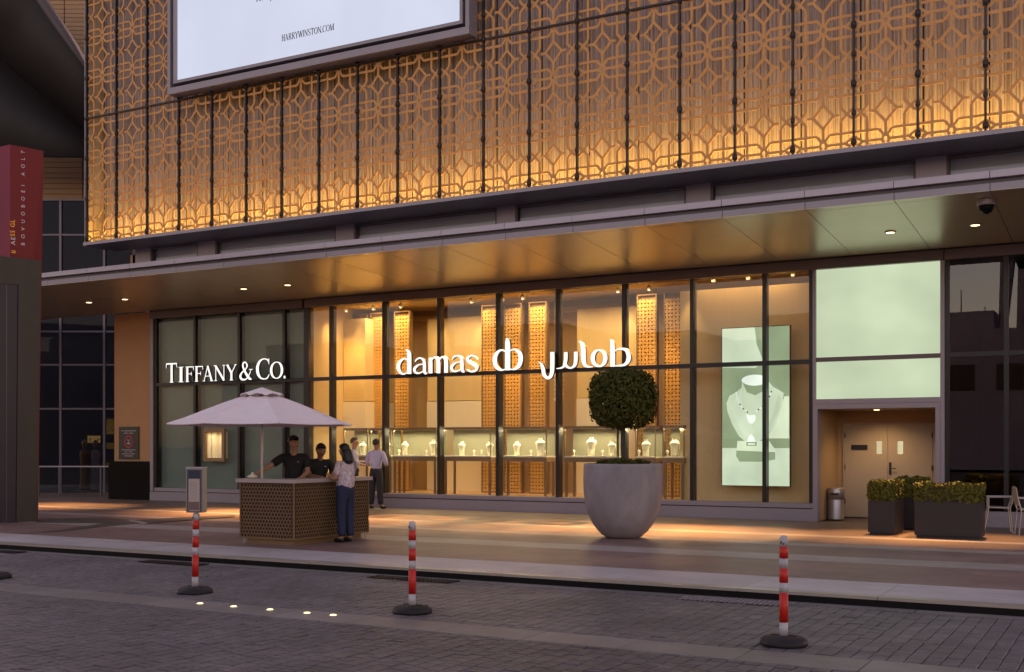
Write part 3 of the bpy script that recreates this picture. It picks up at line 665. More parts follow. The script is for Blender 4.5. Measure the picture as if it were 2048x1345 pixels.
for x, lab in ((-13.05,'small openwork panel hanging right of the double loop logo column'),(-10.48,'narrow openwork panel hanging between the right pair of fretwork columns'),(-9.28,'small openwork panel hanging right of the last fretwork column')):
    hz = {-13.05:2.72,-10.48:2.55,-9.28:2.62}[x]; t = thing('hanging_panel', lab, 'screen panel', (x, 26.1, hz), 'small openwork panels hanging in the shop')
    mb = MB(); fret(mb, x-.12, hz, hz+.75, .24, 26.1, .12); mb.build('openwork', M['velvet'], t)
    for q in (-.1, .1): MB().tube((x+q,26.12,hz+.75), (x+q,26.12,CZ), .004, .004, 5).build('wire', M['bronze'], t)
for x, y0, zt in ((-18.95,25.45,3.5),(-15.65,26.45,3.6),(-16.9,26.45,3.6),(-9.0,24.6,3.4),(-11.3,26.45,3.7)):
    spot('wall_spot', (x, y0-.12, CZ-.08), (x, y0+.15, zt), 60, 46, .9, (1,.62,.25), .03)
for x, lab in ((-19.1,'twin ceiling spotlight nearest the dark shop front'),(-18.2,'ceiling spotlight between the two left fretwork columns'),(-17.3,'ceiling spotlight above the start of the long sign'),(-15.1,'ceiling spotlight above the fretwork column behind the s of the sign'),
               (-14.2,'ceiling spotlight above the double loop logo'),(-13.6,'ceiling spotlight right of the double loop logo'),(-11.0,'ceiling spotlight above the left column of the right pair'),(-10.2,'ceiling spotlight above the right column of the right pair'),(-8.4,'ceiling spotlight above the left edge of the lit poster'),(-7.6,'ceiling spotlight above the middle of the lit poster'),(-6.6,'ceiling spotlight right of the lit poster, nearest the green panels')):
    yy = 25.2 if x < -9.3 else 24.55
    t = thing('track_spotlight', lab, 'spotlight', (x, yy, CZ), 'ceiling spotlights in the jewellery shop')
    MB().tube((x,yy,CZ), (x,yy,CZ-.07), .012).tube((x,yy-.03,CZ-.07), (x,yy+.06,CZ-.15), .04, .045, 10).build('housing', M['velvet'], t)
    MB().lathe([(.036,0),(.02,-.004)], (x, yy, CZ-.155), 10).build('lamp', M['warm_lamp'], t)
    spot('track_beam', (x, yy-.03, CZ-.17), (x, 20.3, 0), 4800, 30, 1, (1,.46,.16), .06)
for x in (-18, -15.7, -13.4, -11.1): area('shop_ceiling_light', (x, 25.6, CZ-.02), (0,0,0), 1.6, .5, 60, (1,.65,.29), 150)
area('shop_window_light', (-7.7, 24.5, CZ-.02), (0,0,0), 2.4, .2, 17, (1,.60,.26))
# display cases
def case(a, b, y, lab):
    t = thing('display_case', lab, 'display case', ((a+b)/2, y, FZ), 'glass display cases in the shop window'); d = .5; z0, z1 = 1.33, 1.99
    for x in (a+.05, b-.05):
        for yy in (y+.03, y+d-.03): MB().box(x-.028, x+.028, yy-.02, yy+.02, FZ, 1.19).build('leg', M['bronze'], t)
    MB().box(a, b, y, y+d, 1.19, 1.295).build('base', M['bronze'], t)
    MB().box(a+.01, b-.01, y+.01, y+d-.01, 1.297, z0).build('deck', M['velvet'], t)
    MB().box(a, b, y, y+d, z1, z1+.06).build('top', M['bronze'], t)
    MB().box(a+.01, b-.01, y+d-.03, y+d-.012, z0+.002, z1-.002).build('back_panel', M['case_back'], t)
    for x in (a+.012, b-.012): MB().box(x-.012, x+.012, y+.004, y+.022, z0+.002, z1-.002).build('corner_post', M['bronze'], t)
    MB().box(a+.03, b-.03, y+.004, y+.010, z0+.002, z1-.002).build('pane', M['case_pane'], t)
    for x in (a+.006, b-.006): MB().box(x-.003, x+.003, y+.03, y+d-.04, z0+.002, z1-.002).build('side_pane', M['case_pane'], t)
    MB().box(a+.06, b-.06, y+.10, y+.112, z1-.008, z1-.002).build('light_strip', M['velvet'], t)
    area('case_light', ((a+b)/2, y+.16, z1-.02), (radians(-12),0,0), b-a-.1, .1, 19*(b-a), (1,.80,.48))
CS = 24.62
cases = [(-18.75,-17.95,'glass display case on the far left, seen between the two men'),(-17.88,-17.2,'narrow glass display case behind the man in dark trousers'),(-17.15,-15.80,'glass display case under the first letters of the long sign'),(-15.58,-14.18,'glass display case with two busts under the s of the long sign'),
         (-14.0,-12.62,'glass display case with two busts under the double loop logo'),(-12.15,-10.75,'glass display case with two busts left of the topiary stem'),(-10.30,-9.80,'narrow glass display case just right of the topiary stem'),(-9.62,-9.10,'narrow glass display case furthest right, nearest the poster')]
for a, b, lab in cases: case(a, b, CS, lab)
def bust(x, y, z, h, lab):
    mb = MB(); n = 14; pr = []
    for u, rx, ry, dy, dxx in ((0,.076,.055,.02,-.016),(.3,.074,.052,.01,-.014),(.50,.082,.055,-.01,-.002),(.64,.104,.058,-.03,.010),(.73,.116,.054,-.035,.018),(.79,.098,.050,-.03,.016),(.85,.066,.045,-.022,.010),(.90,.044,.040,-.02,.006),(.97,.043,.040,-.02,.006),(1.0,.048,.044,-.02,.006)):
        pr.append([(x+(dxx+rx*1.12*cos(2*pi*i/n))*h/.42, y+(dy+ry*sin(2*pi*i/n))*h/.42, z+u*h) for i in range(n)])
    vs = [v for r in pr for v in r]
    fs = [(j*n+i, j*n+(i+1) % n, (j+1)*n+(i+1) % n, (j+1)*n+i) for j in range(len(pr)-1) for i in range(n)]+[tuple(range(n))[::-1], tuple(range((len(pr)-1)*n, len(pr)*n))]
    o = mb.add(vs, fs).build('necklace_bust', M['velvet'], None, True); tag(o, lab, 'display bust', 'cream necklace busts in the display cases')
for px, h, lab in ((726,.36,'cream necklace bust beside the face of the left window shopper'),(777,.36,'cream necklace bust just right of the dark haired window shopper'),(810,.37,'cream necklace bust left in the case under the first letters of the sign'),(868,.41,'taller cream necklace bust at the mullion under the first letters of the sign'),
                   (924,.36,'left cream bust in the case under the s of the sign'),(980,.36,'right cream bust in the case under the s of the sign, by the mullion'),(1034,.36,'shorter left bust in the case under the double loop logo'),(1081,.44,'taller right bust in the case under the double loop logo'),
                   (1183,.46,'tallest cream bust, left of the topiary stem'),(1224,.36,'cream bust close to the left of the topiary stem'),(1292,.39,'cream bust in the narrow case right of the topiary stem'),(1349,.42,'cream bust in the case furthest right')):
    bust(X_at(px, CS+.22), CS+.22, 1.331, h, lab)
for px, lab in ((798,'small white ring stand at the left of the third case'),(853,'small white oval earring stand beside the taller bust'),(948,'small white ring stand between the two busts under the s'),(963,'second small stand between the two busts under the s'),(1062,'small white stand between the busts under the double loop logo'),
                (1092,'small stand right of the taller bust under the logo'),(1148,'small upright stand at the left in the case by the topiary'),(1205,'small stand between the two busts by the topiary stem'),(1278,'small stand left of the bust in the narrow case'),(1335,'small stand left of the bust furthest right')):
    x = X_at(px, CS+.12); o = MB().lathe([(.032,0),(.03,.012),(.012,.02),(.014,.07),(.034,.10),(.03,.135),(.01,.15)], (x, CS+.12, 1.331), 10).build('jewellery_stand', M['velvet'], None, True)
    tag(o, lab, 'jewellery stand', 'small jewellery stands in the display cases')
bust(-22.56, 24.22, 1.242, .40, 'cream bust in the small showcase of the dark shop front')
# lit poster of a necklace
lp = thing('lightbox_poster', 'tall pale green lit poster of a necklace bust hanging behind the glass', 'poster', (-7.36, 24.4, .69))
x0, x1, z0, z1, yp = -8.13, -6.60, .69, 4.185, 24.36
MB().box(x0, x1, yp, yp+.08, z0, z1).build('light_box', M['sign_side'], lp)
g = lambda u, v, k: (x0+u*(x1-x0), yp-.0025-k*.0025, z1-v*(z1-z0))
gm = {}
for nm, c, s in (('poster_ground', (.34,.43,.26), .9), ('poster_shadow', (.20,.26,.14), .8), ('poster_bust', (.66,.76,.56), 1.0), ('poster_light', (.76,.86,.63), 1.0), ('poster_light2', (.71,.81,.61), 1.0), ('poster_mid2', (.58,.68,.48), 1.0), ('poster_white', (.9,.97,.88), 1.1), ('poster_dark', (.03,.04,.03), 1.), ('poster_table', (.66,.77,.57), 1.0), ('poster_mid', (.34,.42,.25), .85)):
    gm[nm] = em(nm, c, s, .12, (1.6,1,1.2))
def flat(name, pts, mat, k, smooth=0):
    P = [(p[0], p[1]) for p in (spline([(*q, 0) for q in pts], smooth) if smooth else pts)]
    MB().prism([g(u, v, k) for u, v in P], (0,.0015,0)).build(name, gm[mat], lp)
flat('printed_ground', [(0.01,.005),(.99,.005),(.99,.995),(.01,.995)], 'poster_ground', 0)
flat('printed_highlight', [(.01,.005),(.5,.005),(.55,.12),(.62,.22),(.5,.26),(.01,.25)], 'poster_bust', 1)
flat('printed_shade', [(.49,.005),(.55,.005),(.57,.1),(.66,.22),(.60,.2),(.52,.11)], 'poster_mid', 2)
flat('printed_shade', [(.68,.24),(.98,.24),(.98,.42),(.86,.40),(.74,.34)], 'poster_mid', 2)
flat('printed_cloth', [(.92,.44),(.985,.44),(.985,.70),(.66,.70),(.80,.60)], 'poster_light', 2)
flat('printed_table', [(.01,.76),(.99,.76),(.99,.995),(.01,.995)], 'poster_table', 1)
flat('printed_shade', [(.01,.70),(.99,.70),(.99,.758),(.01,.758)], 'poster_mid', 3)
flat('printed_bust', [(.31,.33),(.30,.38),(.23,.405),(.12,.43),(.075,.475),(.09,.53),(.16,.61),(.26,.685),(.36,.72),(.55,.72),(.68,.68),(.80,.60),(.89,.49),(.91,.42),(.86,.405),(.76,.38),(.70,.35),(.68,.31)], 'poster_bust', 4)
flat('printed_tone', [(.31,.36),(.30,.40),(.22,.44),(.155,.49),(.18,.55),(.27,.64),(.36,.695),(.5,.66),(.42,.60),(.33,.53),(.30,.46)], 'poster_light2', 5)
flat('printed_tone', [(.83,.425),(.875,.45),(.84,.53),(.76,.605),(.66,.665),(.60,.69),(.70,.60),(.78,.52)], 'poster_mid2', 5)
flat('printed_neck', [(.49+.19*cos(a), .335+.034*sin(a)) for a in [2*pi*i/24 for i in range(24)]], 'poster_white', 5)
flat('printed_shade', [(.31,.345),(.40,.366),(.50,.372),(.60,.366),(.68,.34),(.64,.40),(.5,.43),(.38,.41)], 'poster_ground', 5)
flat('printed_cushion', [(.24,.715),(.70,.715),(.80,.775),(.79,.83),(.62,.845),(.27,.845),(.22,.80)], 'poster_light', 6)
flat('printed_shade', [(.225,.775),(.79,.785),(.79,.83),(.62,.845),(.27,.845),(.22,.81)], 'poster_ground', 7)
flat('printed_ring', [(.38,.722),(.40,.69),(.44,.672),(.48,.69),(.51,.722)], 'poster_white', 8)
flat('printed_ring_band', [(.375,.722),(.52,.722),(.52,.745),(.375,.745)], 'poster_shadow', 9); flat('printed_ring_gap', [(.39,.727),(.505,.727),(.505,.741),(.39,.741)], 'poster_light', 10)
nk = MB(); nb = MB()
for i, (u, v) in enumerate([(.225,.41),(.228,.425),(.235,.44),(.245,.455),(.26,.47),(.28,.485),(.305,.5),(.33,.513),(.36,.525),(.39,.535),(.52,.53),(.55,.52),(.58,.51),(.61,.5),(.64,.487),(.665,.47),(.69,.455),(.71,.44),(.725,.425),(.735,.41)]):
    dst = nb if i % 2 and i > 3 else nk
    dst.prism([g(u+.011*cos(a), v+.005*sin(a), 11) for a in [2*pi*j/8 for j in range(8)]], (0,.0015,0))
nk.prism([g(u, v, 11) for u, v in ((.37,.545),(.42,.555),(.50,.55),(.515,.565),(.50,.59),(.46,.608),(.42,.605),(.385,.58))], (0,.0015,0))
nk.build('printed_necklace', gm['poster_white'], lp); nb.build('printed_stone', gm['poster_dark'], lp)

# ------------------------------------------------------------------ signs
YL = 23.80
ts = thing('shop_sign', 'white lit serif letters on the dark green shop front', 'sign', (-22.4, YL, 3.5))
SM = [M['white'], M['sign_side']]
k1, k2 = 7.585, 4.096
def span(a, b): return X_at(320+a/k1, YL), X_at(320+b/k1, YL)
big, small = .555, .435
zb = 3.385
for ch, a, b, h in (('T',90,262,big),('I',278,360,small),('F',385,515,small),('F',525,655,small),('A',645,812,small),('N',815,995,small),('Y',1000,1168,small),('&',1210,1412,.50),('C',1465,1660,big),('O',1675,1862,.46),('.',1868,1910,.5)):
    xa_, xb_ = span(a, b); st, adv = glyph(ch); mb = MB()
    us = [p[0]+q for pts, sm in st for p in pts for q in (-p[2]*.3, p[2]*.3)]; u0, u1 = min(us), max(us)
    to3 = lambda u, v, d: (xa_+(u-u0)/(u1-u0)*(xb_-xa_), YL+d, zb+v*h)
    for j, (p, sm) in enumerate(st): ribbon(mb, p, to3, -.0012*j, .06, sm)
    mb.build('letter', SM, ts)
ds = thing('shop_sign', 'long white lit sign with a double loop logo between two scripts on the jewellery shop', 'sign', (-13.8, YL, 3.5))
W2 = 1.0
def trace(strokes):
    mb = MB()
    def to3(u, v, d):
        p = at_y(780+u/k2, 660+v/k2, YL); return (p.x, YL+d, p.z)
    for j, pts in enumerate(strokes):
        ps = []
        ribbon(mb, pts, to3, -.0012*j, .07, 5)
    for i in range(len(mb.f)): pass
    return mb
A = [(204,262,9),(222,240,13),(250,232,14),(276,252,22),(282,295,26),(282,340,25),(292,358,18),(304,352,6)]
A2 = [(276,282,8),(240,286,12),(208,308,22),(200,335,22),(222,356,15),(258,348,10),(280,330,5)]
sh = lambda s, dx, dy, k=1.04: [((x-187)*k+187+dx, (y-360)*k+360+dy, w*k) for x, y, w in s]
letters = [
 [[(128,160,4),(146,172,20),(156,200,34),(157,260,36),(157,362,36)],[(150,244,8),(112,238,14),(78,268,26),(68,306,30),(82,346,24),(112,362,14),(150,346,6)]],
 [A, A2],
 [[(332,228,30),(332,290,32),(332,357,32)],[(334,256,8),(362,226,15),(388,238,26),(396,270,32),(396,356,32)],[(400,252,8),(428,222,15),(452,236,27),(460,270,32),(460,352,32)]],
 [sh(A,304,-15), sh(A2,304,-15)],
 [[(718,246,8),(698,220,14),(664,212,15),(634,236,23),(646,262,25),(686,284,27),(712,308,26),(700,334,18),(660,342,14),(628,324,8)]],
 [[(948,72,3),(960,84,30),(964,130,40),(964,200,42),(964,332,42)],[(948,178,8),(905,168,16),(868,204,32),(858,256,36),(874,308,30),(912,330,15),(948,322,8)],[(982,172,8),(1022,162,16),(1062,192,34),(1070,244,38),(1052,300,32),(1012,324,15),(982,320,8)]],
 [[(1220,264,4),(1240,282,20),(1254,320,30),(1262,366,30),(1288,394,24),(1316,380,28),(1328,330,33),(1330,250,34),(1330,182,34)]],
 [[(1362,318,5),(1396,314,12),(1424,298,20),(1438,250,30),(1440,184,30)],[(1436,270,20),(1450,302,20),(1484,312,14),(1514,288,26),(1522,240,31),(1522,180,31)],[(1546,90,3),(1566,108,22),(1582,150,38),(1584,220,40),(1592,276,32),(1616,302,16),(1664,304,6)],
  [(1713+52*cos(q), 233-66*sin(q), 13+22*abs(cos(q))**1.3) for q in [2*pi*i/14 for i in range(15)]]],
 [[(1802,78,3),(1816,92,26),(1822,130,36),(1824,200,38),(1824,302,38)],[(1842,174,8),(1880,156,15),(1930,164,26),(1954,206,34),(1950,254,34),(1916,288,20),(1842,296,9)]]]
for L_ in letters:
    o = trace(L_).build('letter', SM, ds)
# big lit advertising screen
bb = thing('billboard', 'huge white lit advertising screen in a grey frame on the lattice screen', 'billboard', (-18.3, 22.55, 11.1))
X0, X1, ZB0, ZB1 = -23.06, -13.54, 11.08, 17.2
MB().box(X0, X1, 22.5, 22.86, ZB0, ZB0+.17).build('bottom_frame', M['grey_metal'], bb)
MB().box(X0, X0+.10, 22.5, 22.86, ZB0+.172, ZB1).build('side_frame', M['grey_metal'], bb); MB().box(X1-.10, X1, 22.5, 22.86, ZB0+.172, ZB1).build('side_frame', M['grey_metal'], bb)
MB().frame(X0+.19, X1-.19, ZB0+.27, ZB1-.1, .08, 22.52, 22.8).build('inner_frame', M['grey_metal'], bb)
MB().box(X0+.102, X1-.102, 22.74, 22.84, ZB0+.172, ZB1).build('back_box', M['recess'], bb)
MB().box(X0+.272, X1-.272, 22.60, 22.735, ZB0+.352, ZB1-.182).build('screen_face', M['billboard'], bb)
text_serif('letter', 'HARRYWINSTON.COM', -19.17, 11.885, .165, 22.594, bb, M['ink'], .82, .005)
text_serif('letter', 'Harry', -20.02, 13.06, .26, 22.594, bb, M['ink'], .8, .005)

# ------------------------------------------------------------------ red pylon sign on the left
py = thing('pylon_sign', 'tall red pylon sign with vertical lettering and a dark portal at its foot', 'sign', at_d(40, 1044, 23.6))
p = lambda x, y, d: at_d(x, y, d)
def poly(name, mat, pts, off, par): return MB().prism(pts, off).build(name, mat, par)
zt = 7.78; pa = at_d(20, 900, 23.45); pb = at_d(87, 900, 23.95); pc = at_d(-75, 900, 24.3)
pb0 = at_d(76, 900, 23.95); bx = pb-pa; cxv = pc-pa
col = MB(); q = [(pa.x,pa.y),(pb.x,pb.y),(pb.x+cxv.x,pb.y+cxv.y),(pc.x,pc.y)]; q0 = [(pa.x,pa.y),(pb0.x,pb0.y),(pb0.x+cxv.x,pb0.y+cxv.y),(pc.x,pc.y)]
vs = [(x, y, 0) for x, y in q0]+[(x, y, zt) for x, y in q]
col.add(vs, [(0,1,5,4)], 0); col.add(vs, [(3,0,4,7)], 1); col.add(vs, [(1,2,6,5),(2,3,7,6),(4,5,6,7),(0,3,2,1)], 0)
cb = col.build('column', [M['pylon'], M['pylon_side']], py)
fx = (pb-pa).normalized(); nrm = Vector((fx.y, -fx.x, 0))
def onface(x, y, off=.012):
    d = ray(x, y); t = (pa-_c).dot(nrm)/d.dot(nrm); return _c+d*t+nrm*off
M['cream_print'] = em('lit_cream_lettering', (.55,.44,.44), .6); M['orange_print'] = em('lit_orange_lettering', (.9,.38,.05), .65)
o_ = onface(49, 492); text_sans('letter', 'BOVUOBOEI AOLT', py, M['cream_print'], o_, (0,0,1), -fx, .108, 2.15)
o_ = onface(31, 508); text_sans('letter', 'II', py, M['orange_print'], o_, (0,0,1), -fx, .13, 1.0)
o_ = onface(30, 491); text_sans('letter', 'AE', py, M['cream_print'], o_, (0,0,1), -fx, .13, 1.0)
o_ = onface(29, 474); text_sans('letter', 'SS', py, M['orange_print'], o_, (0,0,1), -fx, .13, 1.0)
o_ = onface(29, 456); text_sans('letter', 'GL', py, M['orange_print'], o_, (0,0,1), -fx, .13, 1.0)
def onp(x, y, off): return onface(x, y, off)
D0 = .05
portal = MB()
th = -nrm*.049
for pts in ([(-45,508),(80,522),(35,570),(-45,566)], [(80,522),(72,1043),(31,1045),(35,570)]): portal.prism([onp(x, y, D0) for x, y in pts], th)
portal.build('portal_frame', M['portal'], py)
for x0_, x1_ in ((-45,11.4),(12.4,34)): poly('portal_panel', M['portal_in'], [onp(x0_,567,.03), onp(x1_,570,.03), onp(x1_-(4 if x1_ > 20 else 0),1045,.03), onp(x0_,1045,.03)], -nrm*.018, py)

# ------------------------------------------------------------------ curved building at the left
cv = thing('vaulted_building', 'dark curved vault and beige boarded wall beyond the red pylon', 'building', at_d(100, 990, 38))
def curve_strip(name, mat, A_, B_, dA, dB, thick):
    A_ = spline([(*p_, 0) for p_ in A_], 6); B_ = spline([(*p_, 0) for p_ in B_], 6); n = min(len(A_), len(B_))
    a = [at_d(x, y, dA) for x, y, _ in A_[:n]]; b = [at_d(x, y, dB) for x, y, _ in B_[:n]]; o = Vector(thick)
    vs = a+b+[v+o for v in a]+[v+o for v in b]
    fs = [(i, i+1, n+i+1, n+i) for i in range(n-1)]+[(2*n+i+1, 2*n+i, 3*n+i, 3*n+i+1) for i in range(n-1)]+[(i, 2*n+i, 2*n+i+1, i+1) for i in range(n-1)]+[(n+i+1, 3*n+i+1, 3*n+i, n+i) for i in range(n-1)]+[(0,n,3*n,2*n),(n-1,3*n-1,4*n-1,2*n-1)]
    return MB().add(vs, fs).build(name, mat, cv, True)
bk_ = _f*.5
C0 = [(20,-110),(62,-45),(92,0),(120,42),(148,86),(178,140),(215,215)]
C1 = [(0,-110),(44,-45),(72,0),(102,44),(134,88),(174,143),(212,222)]
C2 = [(-120,30),(-60,72),(-5,112),(45,158),(95,200),(172,264),(225,308)]
C3 = [(-120,312),(-60,312),(-5,312),(45,312),(95,313),(172,314),(225,315)]
curve_strip('vault_rim', M['vault_edge'], C0, C1, 35.2, 35.0, bk_)
curve_strip('vault_soffit', M['vault'], C1, C2, 35.0, 37.5, bk_*.3)
curve_strip('vault_wall', M['vault'], C2, C3, 37.5, 36.0, bk_*.3)
def plane_box(name, mat, x0_, x1_, y0_, y1_, d, t, par):       # a board facing the camera's own direction, as that wall does
    a, b = at_d(x0_, y1_, d), at_d(x1_, y0_, d); w = _r*((x1_-x0_)/FOC*d)
    return MB().prism([a, a+w, Vector((b.x,b.y,b.z)), Vector((a.x,a.y,b.z))], _f*t).build(name, mat, par)
def board(y0_, y1_, x0_=60, x1_=215, d=39.):
    plane_box('cladding_board', M['plank'], x0_, x1_, y0_+.9, y1_, d, .12, cv)
y = -42.-8.6*16
while y < 140: board(y, y+8.6, 20); y += 8.6
for k in range(8): board(314+k*10.6, 314+(k+1)*10.6)
plane_box('cladding_backing', M['plank_edge'], 10, 215, -185, 399, 39.1, .3, cv)
for x_ in (128, 171.5): plane_box('joint_strip', M['plank_edge'], x_, x_+1.2, -180, 140, 38.985, .02, cv)
plane_box('joint_strip', M['plank_edge'], 164, 165.2, 314, 399, 38.985, .02, cv)
plane_box('dark_hall', M['dark_room'], -60, 300, 399, 1000, 46, .2, cv)
plane_box('hall_floor', M['dark_room'], 20, 290, 984, 1000, 38.6, 7, cv)
cw = []
M['bar'] = pm('glazing_bar', (.16,.13,.15), .4, .2)
for x_ in (40, 120.5, 208, 295):
    plane_box('glazing_bar', M['bar'], x_-2.2, x_+2.2, 399, 991, 38.2, .12, cv)
for y_ in (400, 470, 663.5, 730, 818, 990):
    plane_box('glazing_rail', M['bar'], 20, 300, y_-1.6, y_+1.6, 38.22, .1, cv)
xx_, yy_ = [42.2,118.3,122.7,205.8,210.2,292.8], [401.6,468.4,471.6,661.9,665.1,728.4,731.6,816.4,819.6,988.4]
for i in range(0, 6, 2):
    for j in range(0, 10, 2): plane_box('hall_pane', M['hall_pane'], xx_[i], xx_[i+1], yy_[j], yy_[j+1], 38.27, .01, cv)
hr = thing('handrail', 'low glass balustrade with a steel handrail beside the black pillar base', 'railing', at_d(150, 995, 35.6))
plane_box('rail', M['steel'], 60, 221, 932.2, 934.8, 35.5, .05, hr)
for x_ in (77, 118, 201): plane_box('post', M['bar'], x_-1.4, x_+1.4, 935, 995, 35.5, .05, hr)
for a_, b_ in ((78.6,116.4),(119.6,199.4),(202.6,220)): plane_box('glass_panel', M['pane'], a_, b_, 938, 990, 35.52, .012, hr)
M['gold_cloth'] = pm('dull_gold_cloth', (.16,.095,.025), .6, .2, .3, (6,6,1)); M['grey_cloth'] = pm('grey_white_cloth', (.30,.25,.25), .8, 0, .3, (12,12,12), .3)
def gown(px, d, h, mat, lab, lean=0.):
    b = at_d(px, 892+FOC*EYE/d, d); b.z = .02; t = thing('mannequin', lab, 'mannequin', b)
    MB().lathe([(.20,.04),(.19,.10),(.16,.45),(.17,.85),(.14,1.02),(.19,1.25),(.17,1.36),(.06,1.42)], b, 16, 0, h/1.75, h/1.75*.8).build('gown', mat, t, True)
    MB().lathe([(.05,1.40),(.05,1.50),(.085,1.56),(.095,1.66),(.07,1.74),(.02,1.77)], b, 12, 0, h/1.75, h/1.75).build('head', M['bronze'], t, True)
    MB().lathe([(.30,-.02),(.30,.035),(.05,.04)], b, 18).build('base', M['gold_cloth'], t)
gown(169, 39.4, 1.72, M['gold_cloth'], 'mannequin in a long dull gold gown behind the left glazing'); gown(191, 39.4, 1.66, M['grey_cloth'], 'mannequin in a pale grey gown behind the left glazing')
t = thing('hall_sign', 'small yellow lit sign above the mannequins in the dark hall', 'sign', at_d(187, 880, 40))
M['yellow_lit'] = em('dim_yellow_sign', (.30,.18,.055), 1.); plane_box('face', M['yellow_lit'], 175, 200, 872, 886, 40, .05, t)
o_ = at_d(178, 884, 39.97); text_sans('letter', 'E . M T', t, M['ink'], o_, _r, (0,0,1), .19, 1.0)
t = thing('hall_shelf', 'dim gold lit shelving at the edge of the black pillar base', 'shelf', at_d(216, 900, 40.4))
M['dim_gold'] = em('dim_gold_light', (.10,.058,.016), 1., .4, (3,3,9))
for a_, b_ in ((838,869),(886,898),(926,931)): plane_box('lit_shelf', M['dim_gold'], 208, 226, a_, b_, 40.4, .1, t)
# ------------------------------------------------------------------ kiosk and umbrella
ki = thing('ticket_kiosk', 'bronze counter kiosk with honeycomb pierced panels and a pale top under the umbrella', 'kiosk', (-12.2, 15, 0))
kx0, kx1, ky0, ky1 = -12.79, -11.67, 14.05, 16.03
def honey(name, o, ux, n, w, z0, z1):
    cw_ = .062; nc = int(w/cw_); cw_ = w/nc; rh = cw_*.866; nr = int((z1-z0)/rh); rh = (z1-z0)/nr
    mb = MB(); o, ux, n = Vector(o), Vector(ux), Vector(n)
    to3 = lambda u, v, d: o+ux*u+Vector((0,0,v))-n*d
    for j in range(nr):
        for i in range(nc):
            cx_ = (i+.5+(.5 if j % 2 else 0))*cw_
            if cx_ > w-cw_*.3: continue
            cz_ = z0+(j+.5)*rh; N = 6
            out = [(cx_+cw_*.578*cos(pi/6+k*pi/3), cz_+rh*.667*sin(pi/6+k*pi/3)) for k in range(N)]; inn = [(cx_+cw_*.45*cos(pi/6+k*pi/3), cz_+cw_*.46*sin(pi/6+k*pi/3)) for k in range(N)]
            vs = [to3(*p_, 0) for p_ in out]+[to3(*p_, 0) for p_ in inn]+[to3(*p_, .012) for p_ in inn]
            mb.add(vs, [(k, (k+1) % N, N+(k+1) % N, N+k) for k in range(N)]+[(N+k, N+(k+1) % N, 2*N+(k+1) % N, 2*N+k) for k in range(N)])
    return mb.build(name, M['kiosk'], ki)
honey('pierced_panel', (kx0+.02, ky0, 0), (1,0,0), (0,-1,0), kx1-kx0-.04, .11, .97)
honey('pierced_panel', (kx1, ky0+.02, 0), (0,1,0), (1,0,0), ky1-ky0-.04, .11, .97)
MB().box(kx0+.01, kx1-.014, ky0+.014, ky0+.36, .10, .985).build('front_body', M['kiosk_in'], ki)
MB().box(kx1-.36, kx1-.014, ky0+.362, ky1-.01, .10, .985).build('side_body', M['kiosk_in'], ki)
for x_, y_ in ((kx0+.01,ky0+.004),(kx1-.004,ky0+.004),(kx1-.004,ky1-.01)): MB().box(x_-.012, x_+.012, y_-.012, y_+.012, .09, .985).build('corner_post', M['kiosk'], ki)
MB().box(kx0, kx1, ky0-.002, ky0+.012, .088, .112).build('bottom_rail', M['kiosk'], ki); MB().box(kx1-.012, kx1+.002, ky0+.014, ky1, .088, .112).build('bottom_rail', M['kiosk'], ki)
MB().prism([(kx0-.05,ky0-.05,.988),(kx1+.05,ky0-.05,.988),(kx1+.05,ky1+.05,.988),(kx1-.40,ky1+.05,.988),(kx1-.40,ky0+.40,.988),(kx0-.05,ky0+.40,.988)], (0,0,.062)).build('counter_top', M['counter'], ki)
MB().box(kx0+.12, kx1-.05, ky0+.05, ky0+.3, .0, .098).build('plinth', M['kiosk'], ki); MB().box(kx1-.3, kx1-.06, ky0+.302, ky1-.14, .0, .098).build('plinth', M['kiosk'], ki)
for x_, y_ in ((kx0+.07,ky0+.04),(kx1-.03,ky1-.06),(kx0+.07,ky0+.3)): MB().tube((x_,y_,0), (x_,y_,.1), .016).build('foot', M['steel'], ki)
um = thing('umbrella', 'large pale canvas umbrella with a vented cap standing at the kiosk', 'umbrella', (-12.56, 14.32, 0))
UX, UY, R0, n = -12.56, 14.32, 1.50, 8
a0 = YAW+pi/8
MB().tube((UX,UY,1.05), (UX,UY,2.46), .022, .02, 12).build('pole', M['steel'], um)
prof = [(1.0,1.93),(.82,2.02),(.60,2.155),(.40,2.275),(.20,2.38)]
mb = MB(); sub = 4; N = n*sub
def oct_pt(i, f, z, sag=0):
    k, s = divmod(i, sub); p1 = (cos(a0+2*pi*k/n), sin(a0+2*pi*k/n)); p2 = (cos(a0+2*pi*(k+1)/n), sin(a0+2*pi*(k+1)/n)); t_ = s/sub
    return (UX+R0*f*(p1[0]*(1-t_)+p2[0]*t_), UY+R0*f*(p1[1]*(1-t_)+p2[1]*t_), z-sag*sin(pi*t_)*.02)
rings = [[oct_pt(i, f, z, 1-abs(f-.6)) for i in range(N)] for f, z in prof]
vs = [v for r in rings for v in r]; vs += [(x, y, z-.012) for x, y, z in vs]; nv = len(prof)*N
fs = []
for j in range(len(prof)-1):
    for i in range(N):
        q_ = (j*N+i, j*N+(i+1) % N, (j+1)*N+(i+1) % N, (j+1)*N+i); fs += [q_, tuple(x+nv for x in q_[::-1])]
fs += [(i, i+nv, (i+1) % N+nv, (i+1) % N) for i in range(N)]
mb.add(vs, fs).build('canopy', M['canvas'], um)
mb = MB()
